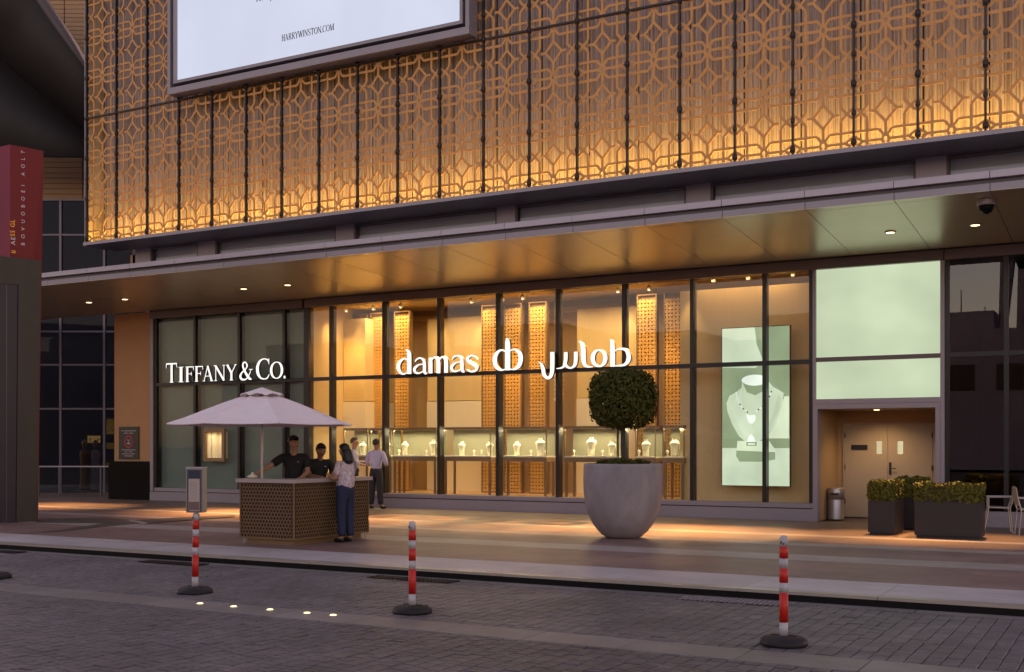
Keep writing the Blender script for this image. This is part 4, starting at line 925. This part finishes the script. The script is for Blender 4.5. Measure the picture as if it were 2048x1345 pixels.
r0 = [oct_pt(i, .235, 2.40-(.0 if i % sub == 0 else -.012*sin(pi*(i % sub)/sub)*3)) for i in range(N)]; r1 = [oct_pt(i, .12, 2.475) for i in range(N)]; r2 = [oct_pt(i, .012, 2.53) for i in range(N)]
vs = r0+r1+r2; vs += [(x, y, z-.012) for x, y, z in vs]
fs = []
for j in range(2):
    for i in range(N):
        q_ = (j*N+i, j*N+(i+1) % N, (j+1)*N+(i+1) % N, (j+1)*N+i); fs += [q_, tuple(x+3*N for x in q_[::-1])]
fs += [(i, i+3*N, (i+1) % N+3*N, (i+1) % N) for i in range(N)]+[tuple(range(2*N, 3*N))]
mb.add(vs, fs).build('vent_cap', M['canvas'], um)
for k in range(n):
    ca, sa = cos(a0+2*pi*k/n), sin(a0+2*pi*k/n); sm_b = MB()
    for (fa, za), (fb, zb_) in zip(prof, prof[1:]): sm_b.tube((UX+R0*fa*ca, UY+R0*fa*sa, za+.002), (UX+R0*fb*ca, UY+R0*fb*sa, zb_+.002), .007, .007, 5)
    sm_b.build('seam', M['canvas'], um)
    e_ = (UX+R0*.985*cos(a0+2*pi*k/n), UY+R0*.985*sin(a0+2*pi*k/n), 1.915)
    MB().tube((UX,UY,2.40), e_, .010, .008, 6).build('rib', M['steel'], um)
    MB().tube((UX,UY,2.02), (UX+R0*.5*cos(a0+2*pi*k/n), UY+R0*.5*sin(a0+2*pi*k/n), 2.16), .008, .008, 6).build('strut', M['steel'], um)
MB().lathe([(.04,2.0),(.045,2.03),(.03,2.06)], (UX,UY,0), 10).build('hub', M['steel'], um)
t = thing('counter_dispenser', 'small cream dish with a knob lid on the kiosk counter by the umbrella pole', 'dish', (-12.70, 14.25, 1.05))
MB().lathe([(.06,0),(.085,.02),(.09,.035),(.075,.04)], (-12.70,14.25,1.0505), 14).build('dish', M['velvet'], t, True); MB().lathe([(.07,.041),(.03,.06),(.016,.068),(.022,.085),(.01,.10)], (-12.70,14.25,1.0505), 12).build('lid', M['velvet'], t, True)

# ------------------------------------------------------------------ people
def skin_obj(name, V, E, mat, parent, root=0, sub=1):
    me = bpy.data.meshes.new(name); o0 = ORIG[parent.name] if parent else Vector((0,0,0))
    me.from_pydata([tuple(Vector(v[:3])-o0) for v in V], E, []); me.materials.append(mat)
    o = link(name, me, parent, o0)
    md = o.modifiers.new('skin', 'SKIN'); md.use_smooth_shade = True; md.branch_smoothing = .3
    for i, v in enumerate(V):
        s = me.skin_vertices[0].data[i]; s.radius = (v[3], v[4] if len(v) > 4 else v[3]); s.use_root = (i == root)
    sb = o.modifiers.new('sub', 'SUBSURF'); sb.levels = sub; sb.render_levels = sub
    return o
def person(label, loc, face, h, top, legs, skin, hair, J=None, feet='shoe', female=False, longhair=False, hidden_legs=False, collar=True, group=None, bulk=1.):
    """face: heading in radians (0 looks along +Y, positive turns left)."""
    t = thing('person', label, 'person', loc, group); k = h/1.70; L = Vector(loc)
    def W(p_): x, y, z = p_; return L+Vector((x*cos(face)-y*sin(face), x*sin(face)+y*cos(face), z))*k
    hw = .085 if female else .088; sw = .155 if female else .185
    j = dict(pelvis=(0,0,.93), waist=(0,.005,1.08), chest=(0,.0,1.27), neck0=(0,-.01,1.42), neck=(0,.005,1.475), head0=(0,.02,1.545), head1=(0,.02,1.61), head2=(0,.012,1.655),
             shL=(-sw,0,1.37), elL=(-sw-.045,-.02,1.09), wrL=(-sw-.035,.08,.86), haL=(-sw-.03,.11,.79), shR=(sw,0,1.37), elR=(sw+.045,-.02,1.09), wrR=(sw+.035,.08,.86), haR=(sw+.03,.11,.79),
             hiL=(-hw,0,.86), knL=(-hw-.01,.01,.48), anL=(-hw-.015,-.02,.085), toL=(-hw-.025,.13,.035), hiR=(hw,0,.86), knR=(hw+.01,.01,.48), anR=(hw+.015,-.02,.085), toR=(hw+.025,.13,.035))
    j.update(J or {}); hf = j.pop('look', None)
    R_ = dict(pelvis=.10, waist=.085, chest=.095, neck0=.056, neck=.054, head0=.072, head1=.098, head2=.084, sh=.045, el=.043, wr=.031, ha=.034, hi=.07, kn=.052, an=.04, to=.034)
    names = list(j); idx = {n_: i for i, n_ in enumerate(names)}
    V = [(*W(j[n_]), (R_.get(n_) or R_[n_[:2]])*k) for n_ in names]
    pairs = [('pelvis','waist'),('waist','chest'),('chest','neck0'),('neck0','neck'),('neck','head0'),('head0','head1'),('head1','head2'),('pelvis','hiL'),('pelvis','hiR')]
    for s in 'LR': pairs += [('chest','sh'+s),('sh'+s,'el'+s),('el'+s,'wr'+s),('wr'+s,'ha'+s),('hi'+s,'kn'+s),('kn'+s,'an'+s),('an'+s,'to'+s)]
    E = [(idx[a], idx[b]) for a, b in pairs]
    hd, ch = Vector(j['head1']), Vector(j['head0'])
    up = (Vector(j['head2'])-Vector(j['neck'])).normalized(); 
    fw = Vector((0,1,0)) if hf is None else Vector(hf)
    fw = (fw-up*fw.dot(up)).normalized(); sd = fw.cross(up)
    for s in 'LR':                                                # fingers and thumb rooted in the palm
        a = Vector(j['ha'+s]); d = (a-Vector(j['wr'+s])).normalized(); sdv = d.orthogonal().normalized() if abs(d.z) > .95 else d.cross(Vector((0,0,1))).normalized()
        nv_ = d.cross(sdv)
        for q_, ln in ((-.026,.062),(-.009,.075),(.009,.07),(.026,.055)):
            b0 = a+sdv*q_+d*.02; b1 = b0+d*ln*.55+nv_*.006; b2 = b1+d*ln*.4+nv_*.016
            i0 = len(V); V += [(*W(b0), .0095*k), (*W(b1), .0085*k), (*W(b2), .007*k)]; E += [(idx['ha'+s], i0), (i0, i0+1), (i0+1, i0+2)]
        b0 = a+sdv*.034-d*.012; b1 = b0+sdv*.014+d*.035; i0 = len(V); V += [(*W(b0), .011*k), (*W(b1), .0085*k)]; E += [(idx['ha'+s], i0), (i0, i0+1)]
    for q_ in (-1, 1): i0 = len(V); V.append((*W(hd+sd*q_*.09-fw*.005-up*.012), .017*k)); E.append((idx['head1'], i0))
    i0 = len(V); V.append((*W(hd+fw*.102-up*.025), .014*k)); E.append((idx['head1'], i0))
    body = skin_obj('body', V, E, skin, t)
    # face
    for q_ in (-1, 1): MB().lathe([(.004,-.009),(.011,-.004),(.011,.004),(.004,.009)], W(hd+sd*q_*.034+fw*.078+up*.002), 8).build('eye', M['eye'], t)
    a = W(hd+fw*.083-up*.062); w = (W(sd)-W((0,0,0))).normalized()
    MB().tube(a-w*.022*k, a+w*.022*k, .006*k, .006*k, 6).build('mouth', M['pylon'], t)
    # clothes: trousers, shirt with sleeves, shoes
    g_ = lambda n_, e: (*W(j[n_]), ((R_.get(n_) or R_[n_[:2]])+e)*k)
    V2 = [(*W(j['pelvis']), .15*k*bulk)]+[g_(n_,e) for s in 'LR' for n_, e in (('hi'+s,.045*bulk),('kn'+s,.036),('an'+s,.036))]; V2.append((*W(Vector(j['pelvis'])+Vector((0,0,.12))), .14*k*bulk))
    skin_obj('trousers', V2, [(0,1),(1,2),(2,3),(0,4),(4,5),(5,6),(0,7)], legs, t)
    mid = lambda a, b, f: Vector(j[a])*(1-f)+Vector(j[b])*f
    sl = .62 if top is not M['shirt_blue'] else 1.0
    hem = Vector(j['pelvis'])+Vector((0,0,-.07 if female else -.035))
    V3 = [(*W(j['chest']), .157*k*bulk),(*W(j['waist']), .142*k*bulk),(*W(hem), (.165 if female else .155)*k*bulk),(*W(Vector(j['neck0'])+Vector((0,0,.015))), .072*k)]; E3 = [(0,1),(1,2),(0,3)]
    for s in 'LR':
        i0 = len(V3); V3 += [(*W(j['sh'+s]), .084*k),(*W(mid('sh'+s,'el'+s,.55)), .074*k)]; E3 += [(0,i0),(i0,i0+1)]
        if sl == 1.0: V3 += [(*W(j['el'+s]), .064*k),(*W(mid('el'+s,'wr'+s,.85)), .05*k)]; E3 += [(i0+1,i0+2),(i0+2,i0+3)]
        else: V3 += [(*W(mid('sh'+s,'el'+s,.78)), .074*k)]; E3 += [(i0+1,i0+2)]
    st = skin_obj('shirt', V3, E3, top, t)
    for s in 'LR':
        sm_ = M[feet]; skin_obj('shoe', [(*W(Vector(j['an'+s])+Vector((0,-.035,-.035))), .044*k),(*W(mid('an'+s,'to'+s,.55)+Vector((0,0,-.01))), .046*k),(*W(Vector(j['to'+s])+Vector((0,.03,0))), .036*k)], [(0,1),(1,2)], sm_, t)
    # hair: a shell over the skull, open at the face
    mb = MB(); n1, n2 = 18, 9; pts = []
    cH = hd+up*.014-fw*.010
    for b_ in range(n2+1):
        for a_ in range(n1):
            az = 2*pi*a_/n1; front = max(0, cos(az)); ear = abs(sin(az))
            low = (1.62 if longhair else 1.72)-(.80 if not female else .74)*front**.6
            low += (.50 if not longhair else .62)*max(0, -cos(az))
            if not longhair: low -= .14*ear*(1-front)*(1-max(0, -cos(az)))
            el_ = pi/2-low*b_/n2
            r_ = Vector((sin(az)*cos(el_)*.082, cos(az)*cos(el_)*.094, sin(el_)*.094))
            pts.append(W(cH+sd*r_.x+fw*r_.y+up*r_.z))
    fs = [(b_*n1+a_, b_*n1+(a_+1) % n1, (b_+1)*n1+(a_+1) % n1, (b_+1)*n1+a_) for b_ in range(n2) for a_ in range(n1)]
    hr_ = mb.add(pts, fs).build('hair', hair, t, True); so = hr_.modifiers.new('thick', 'SOLIDIFY'); so.thickness = .012; so.offset = 1
    if longhair:
        vL = [(*W(hd-fw*.03+up*.03), .098*k),(*W(hd-fw*.05-up*.05), .106*k),(*W(hd-fw*.07-up*.13), .108*k),(*W(hd-fw*.085-up*.20), .104*k),(*W(hd-fw*.09-up*.27), .088*k)]
        skin_obj('long_hair', vL, [(0,1),(1,2),(2,3),(3,4)], hair, t)
    return t, W
# man leaning on the counter, head turned right
head = lambda x, y, z, dx=0, dy=0: dict(neck0=(x*.7,y*.7,z-.20), neck=(x*.9,y*.9,z-.145), head0=(x,y+.012,z-.065), head1=(x+dx,y+dy+.018,z), head2=(x+dx,y+dy+.01,z+.045))
def facing(P_, Q_): d = Vector(Q_)-Vector(P_); return atan2(-d.x, d.y)
f1 = facing((-12.42,14.98), (-11.2,12.6))
t1, W1 = person('man in a black polo leaning on the kiosk counter with one arm stretched out', (-12.42,14.98,0), f1, 1.74, M['black_cloth'], M['trouser'], M['skin_tan'], M['hair'],
    dict(head(.0,.05,1.60), chest=(.0,.03,1.26), shR=(.19,.04,1.36), elR=(.38,.22,1.20), wrR=(.53,.41,1.09), haR=(.58,.48,1.07), shL=(-.185,.02,1.37), elL=(-.235,.10,1.12), wrL=(-.15,.26,1.02), haL=(-.10,.32,1.0), look=(-.75,.62,-.02)))
MB().lathe([(.016,0),(.016,.004),(.005,.006)], W1((-.085,.165,1.28)), 8).build('chest_badge', M['canvas'], t1)
f2 = facing((-12.30,15.45), (-11.5,14.9))
t2, W2_ = person('shorter man in a black polo bending his head over the kiosk counter', (-12.32,15.48,0), f2, 1.64, M['black_cloth'], M['trouser'], M['skin_dark'], M['hair'],
    dict(neck0=(0,.07,1.40), neck=(0,.10,1.445), head0=(0,.135,1.50), head1=(0,.155,1.565), head2=(0,.155,1.612), chest=(0,.035,1.25), shR=(.175,.06,1.345), elR=(.235,.20,1.12), wrR=(.10,.40,1.09), haR=(.06,.46,1.09), shL=(-.175,.06,1.345), elL=(-.235,.20,1.12), wrL=(-.10,.40,1.09), haL=(-.06,.46,1.09), look=(0,.85,-.5)))
MB().lathe([(.02,0),(.02,.004),(.005,.006)], W2_((-.07,.175,1.27)), 8).build('chest_badge', M['canvas'], t2)
f3 = facing((-11.40,15.02), (-12.2,15.12))
t3, W3 = person('woman with long black hair in a white patterned blouse and navy trousers at the kiosk', (-11.40,15.02,0), f3, 1.60, M['shirt_print'], M['jeans'], M['skin_tan'], M['hair'],
    dict(elL=(-.20,.04,1.10), wrL=(-.13,.24,1.14), haL=(-.10,.30,1.17), elR=(.20,.04,1.10), wrR=(.12,.24,1.14), haR=(.09,.30,1.17), look=(0,.93,-.25), head1=(0,.035,1.605), head2=(0,.03,1.65)), 'shoe', True, True, collar=False, bulk=1.2)
f4 = radians(8)
t4, W4 = person('man in pale blue shirt and dark trousers, back turned, at the shop window', (-16.73,23.30,0), f4, 1.74, M['shirt_blue'], M['trouser'], M['skin_dark'], M['hair'],
    dict(elL=(-.27,.0,1.12), wrL=(-.19,.19,1.06), haL=(-.14,.24,1.05), elR=(.27,.0,1.12), wrR=(.19,.19,1.06), haR=(.14,.24,1.05), knL=(-.12,.02,.48), anL=(-.13,-.02,.085), toL=(-.16,.12,.035), anR=(.12,.02,.085), toR=(.19,.13,.035)), group=None)
t5, W5 = person('short haired man in pale blue at the window, half hidden by kiosk', (-17.46,23.36,0), radians(-58), 1.77, M['shirt_blue'], M['trouser'], M['skin_tan'], M['hair_grey'],
    dict(elL=(-.25,.02,1.12), wrL=(-.17,.22,1.10), haL=(-.12,.28,1.12), elR=(.25,.02,1.12), wrR=(.17,.20,1.06), haR=(.13,.26,1.05)))

# ------------------------------------------------------------------ planters and plants
def leaves(mb, n, pos, size, jit=.5):
    for _ in range(n):
        p_, nn = pos(); nn = (nn+Vector((random.uniform(-1,1), random.uniform(-1,1), random.uniform(-1,1)))*jit).normalized()
        a = nn.orthogonal().normalized(); b = nn.cross(a); th_ = random.uniform(0, 2*pi); d = a*cos(th_)+b*sin(th_); s_ = nn.cross(d); L_ = size*random.uniform(.7,1.3); w_ = L_*.32
        fold = nn*L_*.10
        mb.add([p_-d*L_/2, p_+s_*w_-d*L_*.05+fold, p_+d*L_/2, p_-s_*w_-d*L_*.05+fold], [(0,1,2),(0,2,3)])
bp_ = (-7.80, 18.09)
pot = thing('bowl_planter', 'large round grey concrete bowl planter holding the topiary', 'planter', (*bp_, 0))
pr_ = [(.27,0),(.33,.03),(.42,.11),(.52,.24),(.60,.40),(.65,.58),(.675,.78),(.68,1.0),(.675,1.22),(.668,1.272),(.655,1.278),(.635,1.272),(.63,1.16)]
MB().lathe(pr_, (*bp_,0), 56).build('bowl', M['concrete'], pot, True)
MB().lathe([(.63,1.17),(.02,1.20)], (*bp_,0), 30).build('soil', M['soil'], pot)
mb = MB()
def pcov():
    a = random.uniform(0, 2*pi); r_ = .47*sqrt(random.random()); return Vector((bp_[0]+r_*cos(a), bp_[1]+r_*sin(a), 1.20+random.uniform(0,.16)*(1-.35*(r_/.47)**3))), Vector((0,0,1))
leaves(mb, 1500, pcov, .055, 1.2); o = mb.build('ground_cover', M['leaf'], None); tag(o, 'low dark green ground cover filling the bowl planter round the topiary stem', 'ground cover', kind='stuff')
tr = thing('topiary_tree', 'round clipped dark green topiary on a thin trunk in the concrete bowl', 'tree', (*bp_, 1.19))
tk = MB(); tx, ty = bp_
zs = [1.17,1.4,1.65,1.9,2.3]
for i in range(4): tk.tube((tx+.008*sin(i*2), ty, zs[i]), (tx+.008*sin(i*2+2), ty, zs[i+1]), .040-.003*i, .037-.003*i, 10)
tk.build('trunk', M['bark'], tr)
MB().tube((tx-.075,ty-.02,1.17), (tx-.085,ty-.02,2.1), .013, .012, 8).build('support_stake', M['bark'], tr)
br = MB()
for i in range(9):
    a = 2*pi*i/9; br.tube((tx,ty,1.95+.03*i), (tx+.36*cos(a*2.3), ty+.36*sin(a*2.3), 2.1+.07*i), .016, .006, 6)
br.build('branch', M['bark'], tr)
mb = MB(); cz = 2.385
def pcr():
    while True:
        a = random.uniform(0, 2*pi); s_ = random.uniform(-1, 1); r_ = sqrt(1-s_*s_); d = Vector((r_*cos(a), r_*sin(a), s_))
        e_ = 3.4; q_ = (abs(d.x)**2+abs(d.y)**2)**.5; rad = 1/((q_**e_+abs(d.z)**e_)**(1/e_))
        lump = 1.02+.035*sin(5*a+3*s_)+.03*sin(9*a-7*s_)+.02*sin(17*a+11*s_)
        dep = random.random()**2.0*.36-(.07*random.random() if random.random() < .10 else 0)
        rr = rad*lump*(1-dep)
        if s_ < -.55 and random.random() < .15: continue
        return Vector((tx+d.x*rr*.555, ty+d.y*rr*.555, cz+d.z*rr*.475)), Vector((d.x, d.y, d.z))
leaves(mb, 8200, pcr, .066, .85); mb.build('crown', M['leaf'], tr)
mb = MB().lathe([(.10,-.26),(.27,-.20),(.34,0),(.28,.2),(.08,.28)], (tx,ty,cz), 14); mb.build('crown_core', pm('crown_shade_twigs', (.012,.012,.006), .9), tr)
def rect_planter(x0_, x1_, y0_, y1_, hp, hh, lab, labh, mat='planter', ov=.03):
    t = thing('rectangular_planter', lab, 'planter', ((x0_+x1_)/2, (y0_+y1_)/2, 0), 'dark rectangular planters by the cafe')
    MB().box(x0_+.03, x1_-.03, y0_+.03, y1_-.03, 0, .035).build('foot', M['black'], t)
    w = .03; b_ = MB(); b_.box(x0_, x1_, y0_, y0_+w, .036, hp); b_.box(x0_, x1_, y1_-w, y1_, .036, hp); b_.box(x0_, x0_+w, y0_+w, y1_-w, .036, hp); b_.box(x1_-w, x1_, y0_+w, y1_-w, .036, hp); b_.build('box', M[mat], t)
    MB().box(x0_+w+.001, x1_-w-.001, y0_+w+.001, y1_-w-.001, .05, hp-.05).build('soil', M['soil'], t)
    hd_ = thing('hedge', labh, 'hedge', ((x0_+x1_)/2, (y0_+y1_)/2, hp), 'clipped hedges in the rectangular planters'); mb = MB()
    cx_, cy_, sx_, sy_, sz_ = (x0_+x1_)/2, (y0_+y1_)/2, (x1_-x0_)/2-.02+ov, (y1_-y0_)/2-.02+ov, hh/2
    def pp():
        f = random.choice((0,0,0,1,1,2,2)); u, v = random.uniform(-1,1), random.uniform(-1,1); dp = random.random()**2*.35
        if f == 0: p_, nn = Vector((u, -1, v)), Vector((0,-1,0))
        elif f == 1: p_, nn = Vector((u, v, 1)), Vector((0,0,1))
        else: p_, nn = Vector((random.choice((-1,1)), u, v)), Vector((1,0,0))
        if f != 1 and random.random() < .2: p_.y = -p_.y
        if abs(p_.x) > .93 and abs(p_.z) > .85 and random.random() < .6: p_ *= .93
        q_ = Vector((cx_+p_.x*sx_*(1-dp*(f == 2)), cy_+p_.y*sy_*(1-dp*(f == 0)), hp+sz_+.01+p_.z*sz_*(1-dp*(f == 1))+.02*sin(p_.x*7)+random.uniform(-.012,.012))); return q_, nn
    leaves(mb, int(2600*(sx_*sz_+sx_*sy_+sy_*sz_)/.35), pp, .060, .8); mb.build('foliage', M['leaf2'], hd_)
    MB().box(cx_-sx_*.82, cx_+sx_*.82, cy_-sy_*.82, cy_+sy_*.82, hp-.04, hp+hh*.84).build('twigs', M['bark'], hd_)
rect_planter(-3.42, -2.35, 20.60, 21.15, .62, .30, 'wide dark planter box in front, nearest the cafe chairs', 'clipped hedge in the wide front planter')
rect_planter(-4.26, -3.80, 20.88, 21.80, .60, .33, 'narrow dark planter box in front of the service door', 'clipped hedge in the narrow planter before the service door')
rect_planter(-4.05, -3.55, 22.3, 23.1, .60, .36, 'brownish planter box half hidden between the two front planters', 'hedge half hidden behind the narrow planter', 'planter')
bn = thing('waste_bin', 'round steel waste bin standing in the service door recess', 'bin', (-5.74, 24.75, 0))
MB().lathe([(.175,0),(.175,.03),(.17,.035),(.17,.42),(.162,.44),(.175,.445),(.175,.66),(.155,.68),(.05,.685)], (-5.72,24.75,.002), 28).build('body', M['steel'], bn, True)
MB().box(-5.80, -5.62, 24.565, 24.60, .53, .57).build('slot', M['black'], bn)
def chair(x, y, rot, lab):
    t = thing('cafe_chair', lab, 'chair', (x, y, 0), 'metal cafe chairs at the right edge'); c_, s_ = cos(rot), sin(rot)
    Wc = lambda a, b, z: (x+a*c_-b*s_, y+a*s_+b*c_, z)
    for a, b, a2, b2, z in ((-.20,-.22,-.20,-.18,.66),(.20,-.22,.20,-.18,.66),(-.22,.26,-.20,.18,.44),(.22,.26,.20,.18,.44)):
        MB().tube(Wc(a, b, 0), Wc(a2, b2, .44), .013, .013, 8).tube(Wc(a2, b2, .44), Wc(a2, b2-(.06 if b < 0 else 0), z if b < 0 else .645), .013, .012, 8).build('leg', M['steel'], t)
    for a in (-.20, .20): MB().tube(Wc(a, -.24, .65), Wc(a, .19, .645), .014, .014, 8).build('armrest', M['steel'], t)
    MB().prism([Wc(-.20,-.19,.44), Wc(.20,-.19,.44), Wc(.20,.20,.45), Wc(-.20,.20,.45)], (0,0,.02)).build('seat', M['counter'], t)
    MB().prism([Wc(-.20,-.225,.52), Wc(.20,-.225,.52), Wc(.20,-.27,.84), Wc(-.20,-.27,.84)], Wc(0,.015,0) and (Vector(Wc(0,.015,0))-Vector(Wc(0,0,0)))).build('backrest', M['door'], t)
chair(-2.28, 22.6, radians(100), 'metal cafe chair just right of the wide planter'); chair(-1.72, 22.2, radians(-75), 'metal cafe chair cut by the right edge of the picture')

# ------------------------------------------------------------------ bollards
def bollard(x, y, lab, post=True, lean=0.):
    z = -.1; t = thing('bollard', lab, 'bollard', (x, y, z), 'red and white posts on black rubber bases')
    MB().lathe([(.195,0),(.20,.012),(.195,.045),(.185,.05),(.18,.048),(.165,.066),(.08,.078),(.05,.08)], (x,y,z), 40).build('base', M['rubber'], t, True)
    MB().tube((x-.105,y,z+.075), (x-.045,y,z+.075), .012, .012, 8).tube((x+.045,y,z+.075), (x+.105,y,z+.075), .012, .012, 8).build('base_grip', M['rubber'], t)
    zc = [.07,.19,.44,.525,.645,.73,.83,.925]
    P_ = lambda h: (x+lean*h, y, z+h)
    for i, m in enumerate(('post_white','red','post_white','red','post_white','red')):
        r_ = .037 if m == 'red' else .0362
        MB().tube(P_(zc[i]), P_(zc[i+1]), r_, r_, 20).build('red_band' if m == 'red' else 'white_band', M[m], t, True)
    c = P_(.83); MB().lathe([(.036,0),(.037,.05),(.033,.075),(.022,.09),(.006,.095)], c, 20).build('cap', M['post_white'], t, True)
    MB().box(c[0]-.017, c[0]-.007, y-.041, y-.034, c[2]+.025, c[2]+.045).build('cap_hole', M['black'], t); MB().box(c[0]+.006, c[0]+.014, y-.041, y-.034, c[2]+.018, c[2]+.03).build('cap_hole', M['black'], t)
    return P_
bollard(-6.42, 9.56, 'red and white bollard in the middle, in front of the pale kerb'); bollard(-2.64, 9.54, 'red and white bollard on the right, nearest the camera')
bollard(-12.74, 9.5, 'bollard at the left edge with only its black base in view')
P_ = bollard(-9.44, 9.63, 'red and white bollard on the left carrying a sign box', True, .022)
t = thing('sign_box', 'upright grey box with a printed notice on top of the left bollard', 'sign', (-9.42, 9.63, .8)); bx, by, bz = P_(.92); by -= .0; bz -= .0
rt = radians(20)
def Bx(a, b, z): return (bx+a*cos(rt)-b*sin(rt), by+a*sin(rt)+b*cos(rt), bz+z)
def rbox(name, mat, a0_, a1_, b0_, b1_, z0_, z1_): return MB().prism([Bx(a0_,b0_,z0_), Bx(a1_,b0_,z0_), Bx(a1_,b1_,z0_), Bx(a0_,b1_,z0_)], (0,0,z1_-z0_)).build(name, mat, t)
rbox('case', M['steel'], -.10, .10, -.05, .06, .0, .50); rbox('lid', M['post_white'], -.105, .105, -.055, .065, .502, .518)
rbox('rim', M['recess'], -.088, .088, -.054, -.0505, .012, .49)
M['paper'] = pm('printed_paper', (.50,.40,.36), .6, 0, .1, (40,40,40)); M['navy'] = pm('navy_print', (.03,.035,.06), .5)
rbox('notice', M['paper'], -.066, .066, -.058, -.0545, .02, .385); rbox('notice_header', M['navy'], -.066, .066, -.058, -.0545, .39, .478)
for k in range(9): rbox('print_line', M['print'], -.05, random.uniform(.02,.05), -.0592, -.0584, .15+k*.024, .158+k*.024)
rbox('notice_panel', M['pink'], -.062, .062, -.0592, -.0584, .03, .125)

# ------------------------------------------------------------------ the other side of the plaza, seen only in the glass
M['band_light'] = pm('tan_canopy_band', (.62,.50,.34), .7)
ob = thing('opposite_building', 'dark terrace across the plaza mirrored in the cafe glass', 'building', (-20, -32, 0))
MB().box(-75, 5, -44, -32, 0, 9.2).build('wall', M['opposite'], ob)
for x_, w_, h_ in ((-66,9,1.6),(-52,5,.7),(-44,7,2.2),(-33,8,1.0),(-22,4,1.8),(-15.5,3,.5),(-11.2,5.5,1.3),(-4.5,4,.8),(1,4,1.5)): MB().box(x_-w_/2, x_+w_/2, -42, -33, 9.2, 9.2+h_).build('roof_block', M['opposite'], ob)
for x_, h_ in ((-13.2,3.2),(-12.5,2.4),(-10.6,2.9),(-9.1,1.7),(-47,2),(-30,3)): MB().tube((x_,-34,9.2), (x_,-34,9.2+h_), .06, .03, 6).build('mast', M['opposite'], ob)
for x_ in (-8.0,-6.9): MB().tube((x_,-34,9.2), (x_+.35,-34,14.5), .28, .5, 8).build('flue', M['opposite'], ob)
for k in range(26): MB().box(-72+k*2.9, -70.4+k*2.9, -32.02, -31.95, 5.2, 6.9).build('window', M['dark_metal'], ob)
MB().box(-40, 5, -32.8, -32.01, 2.5, 3.5).build('canopy_band', M['band_light'], ob)
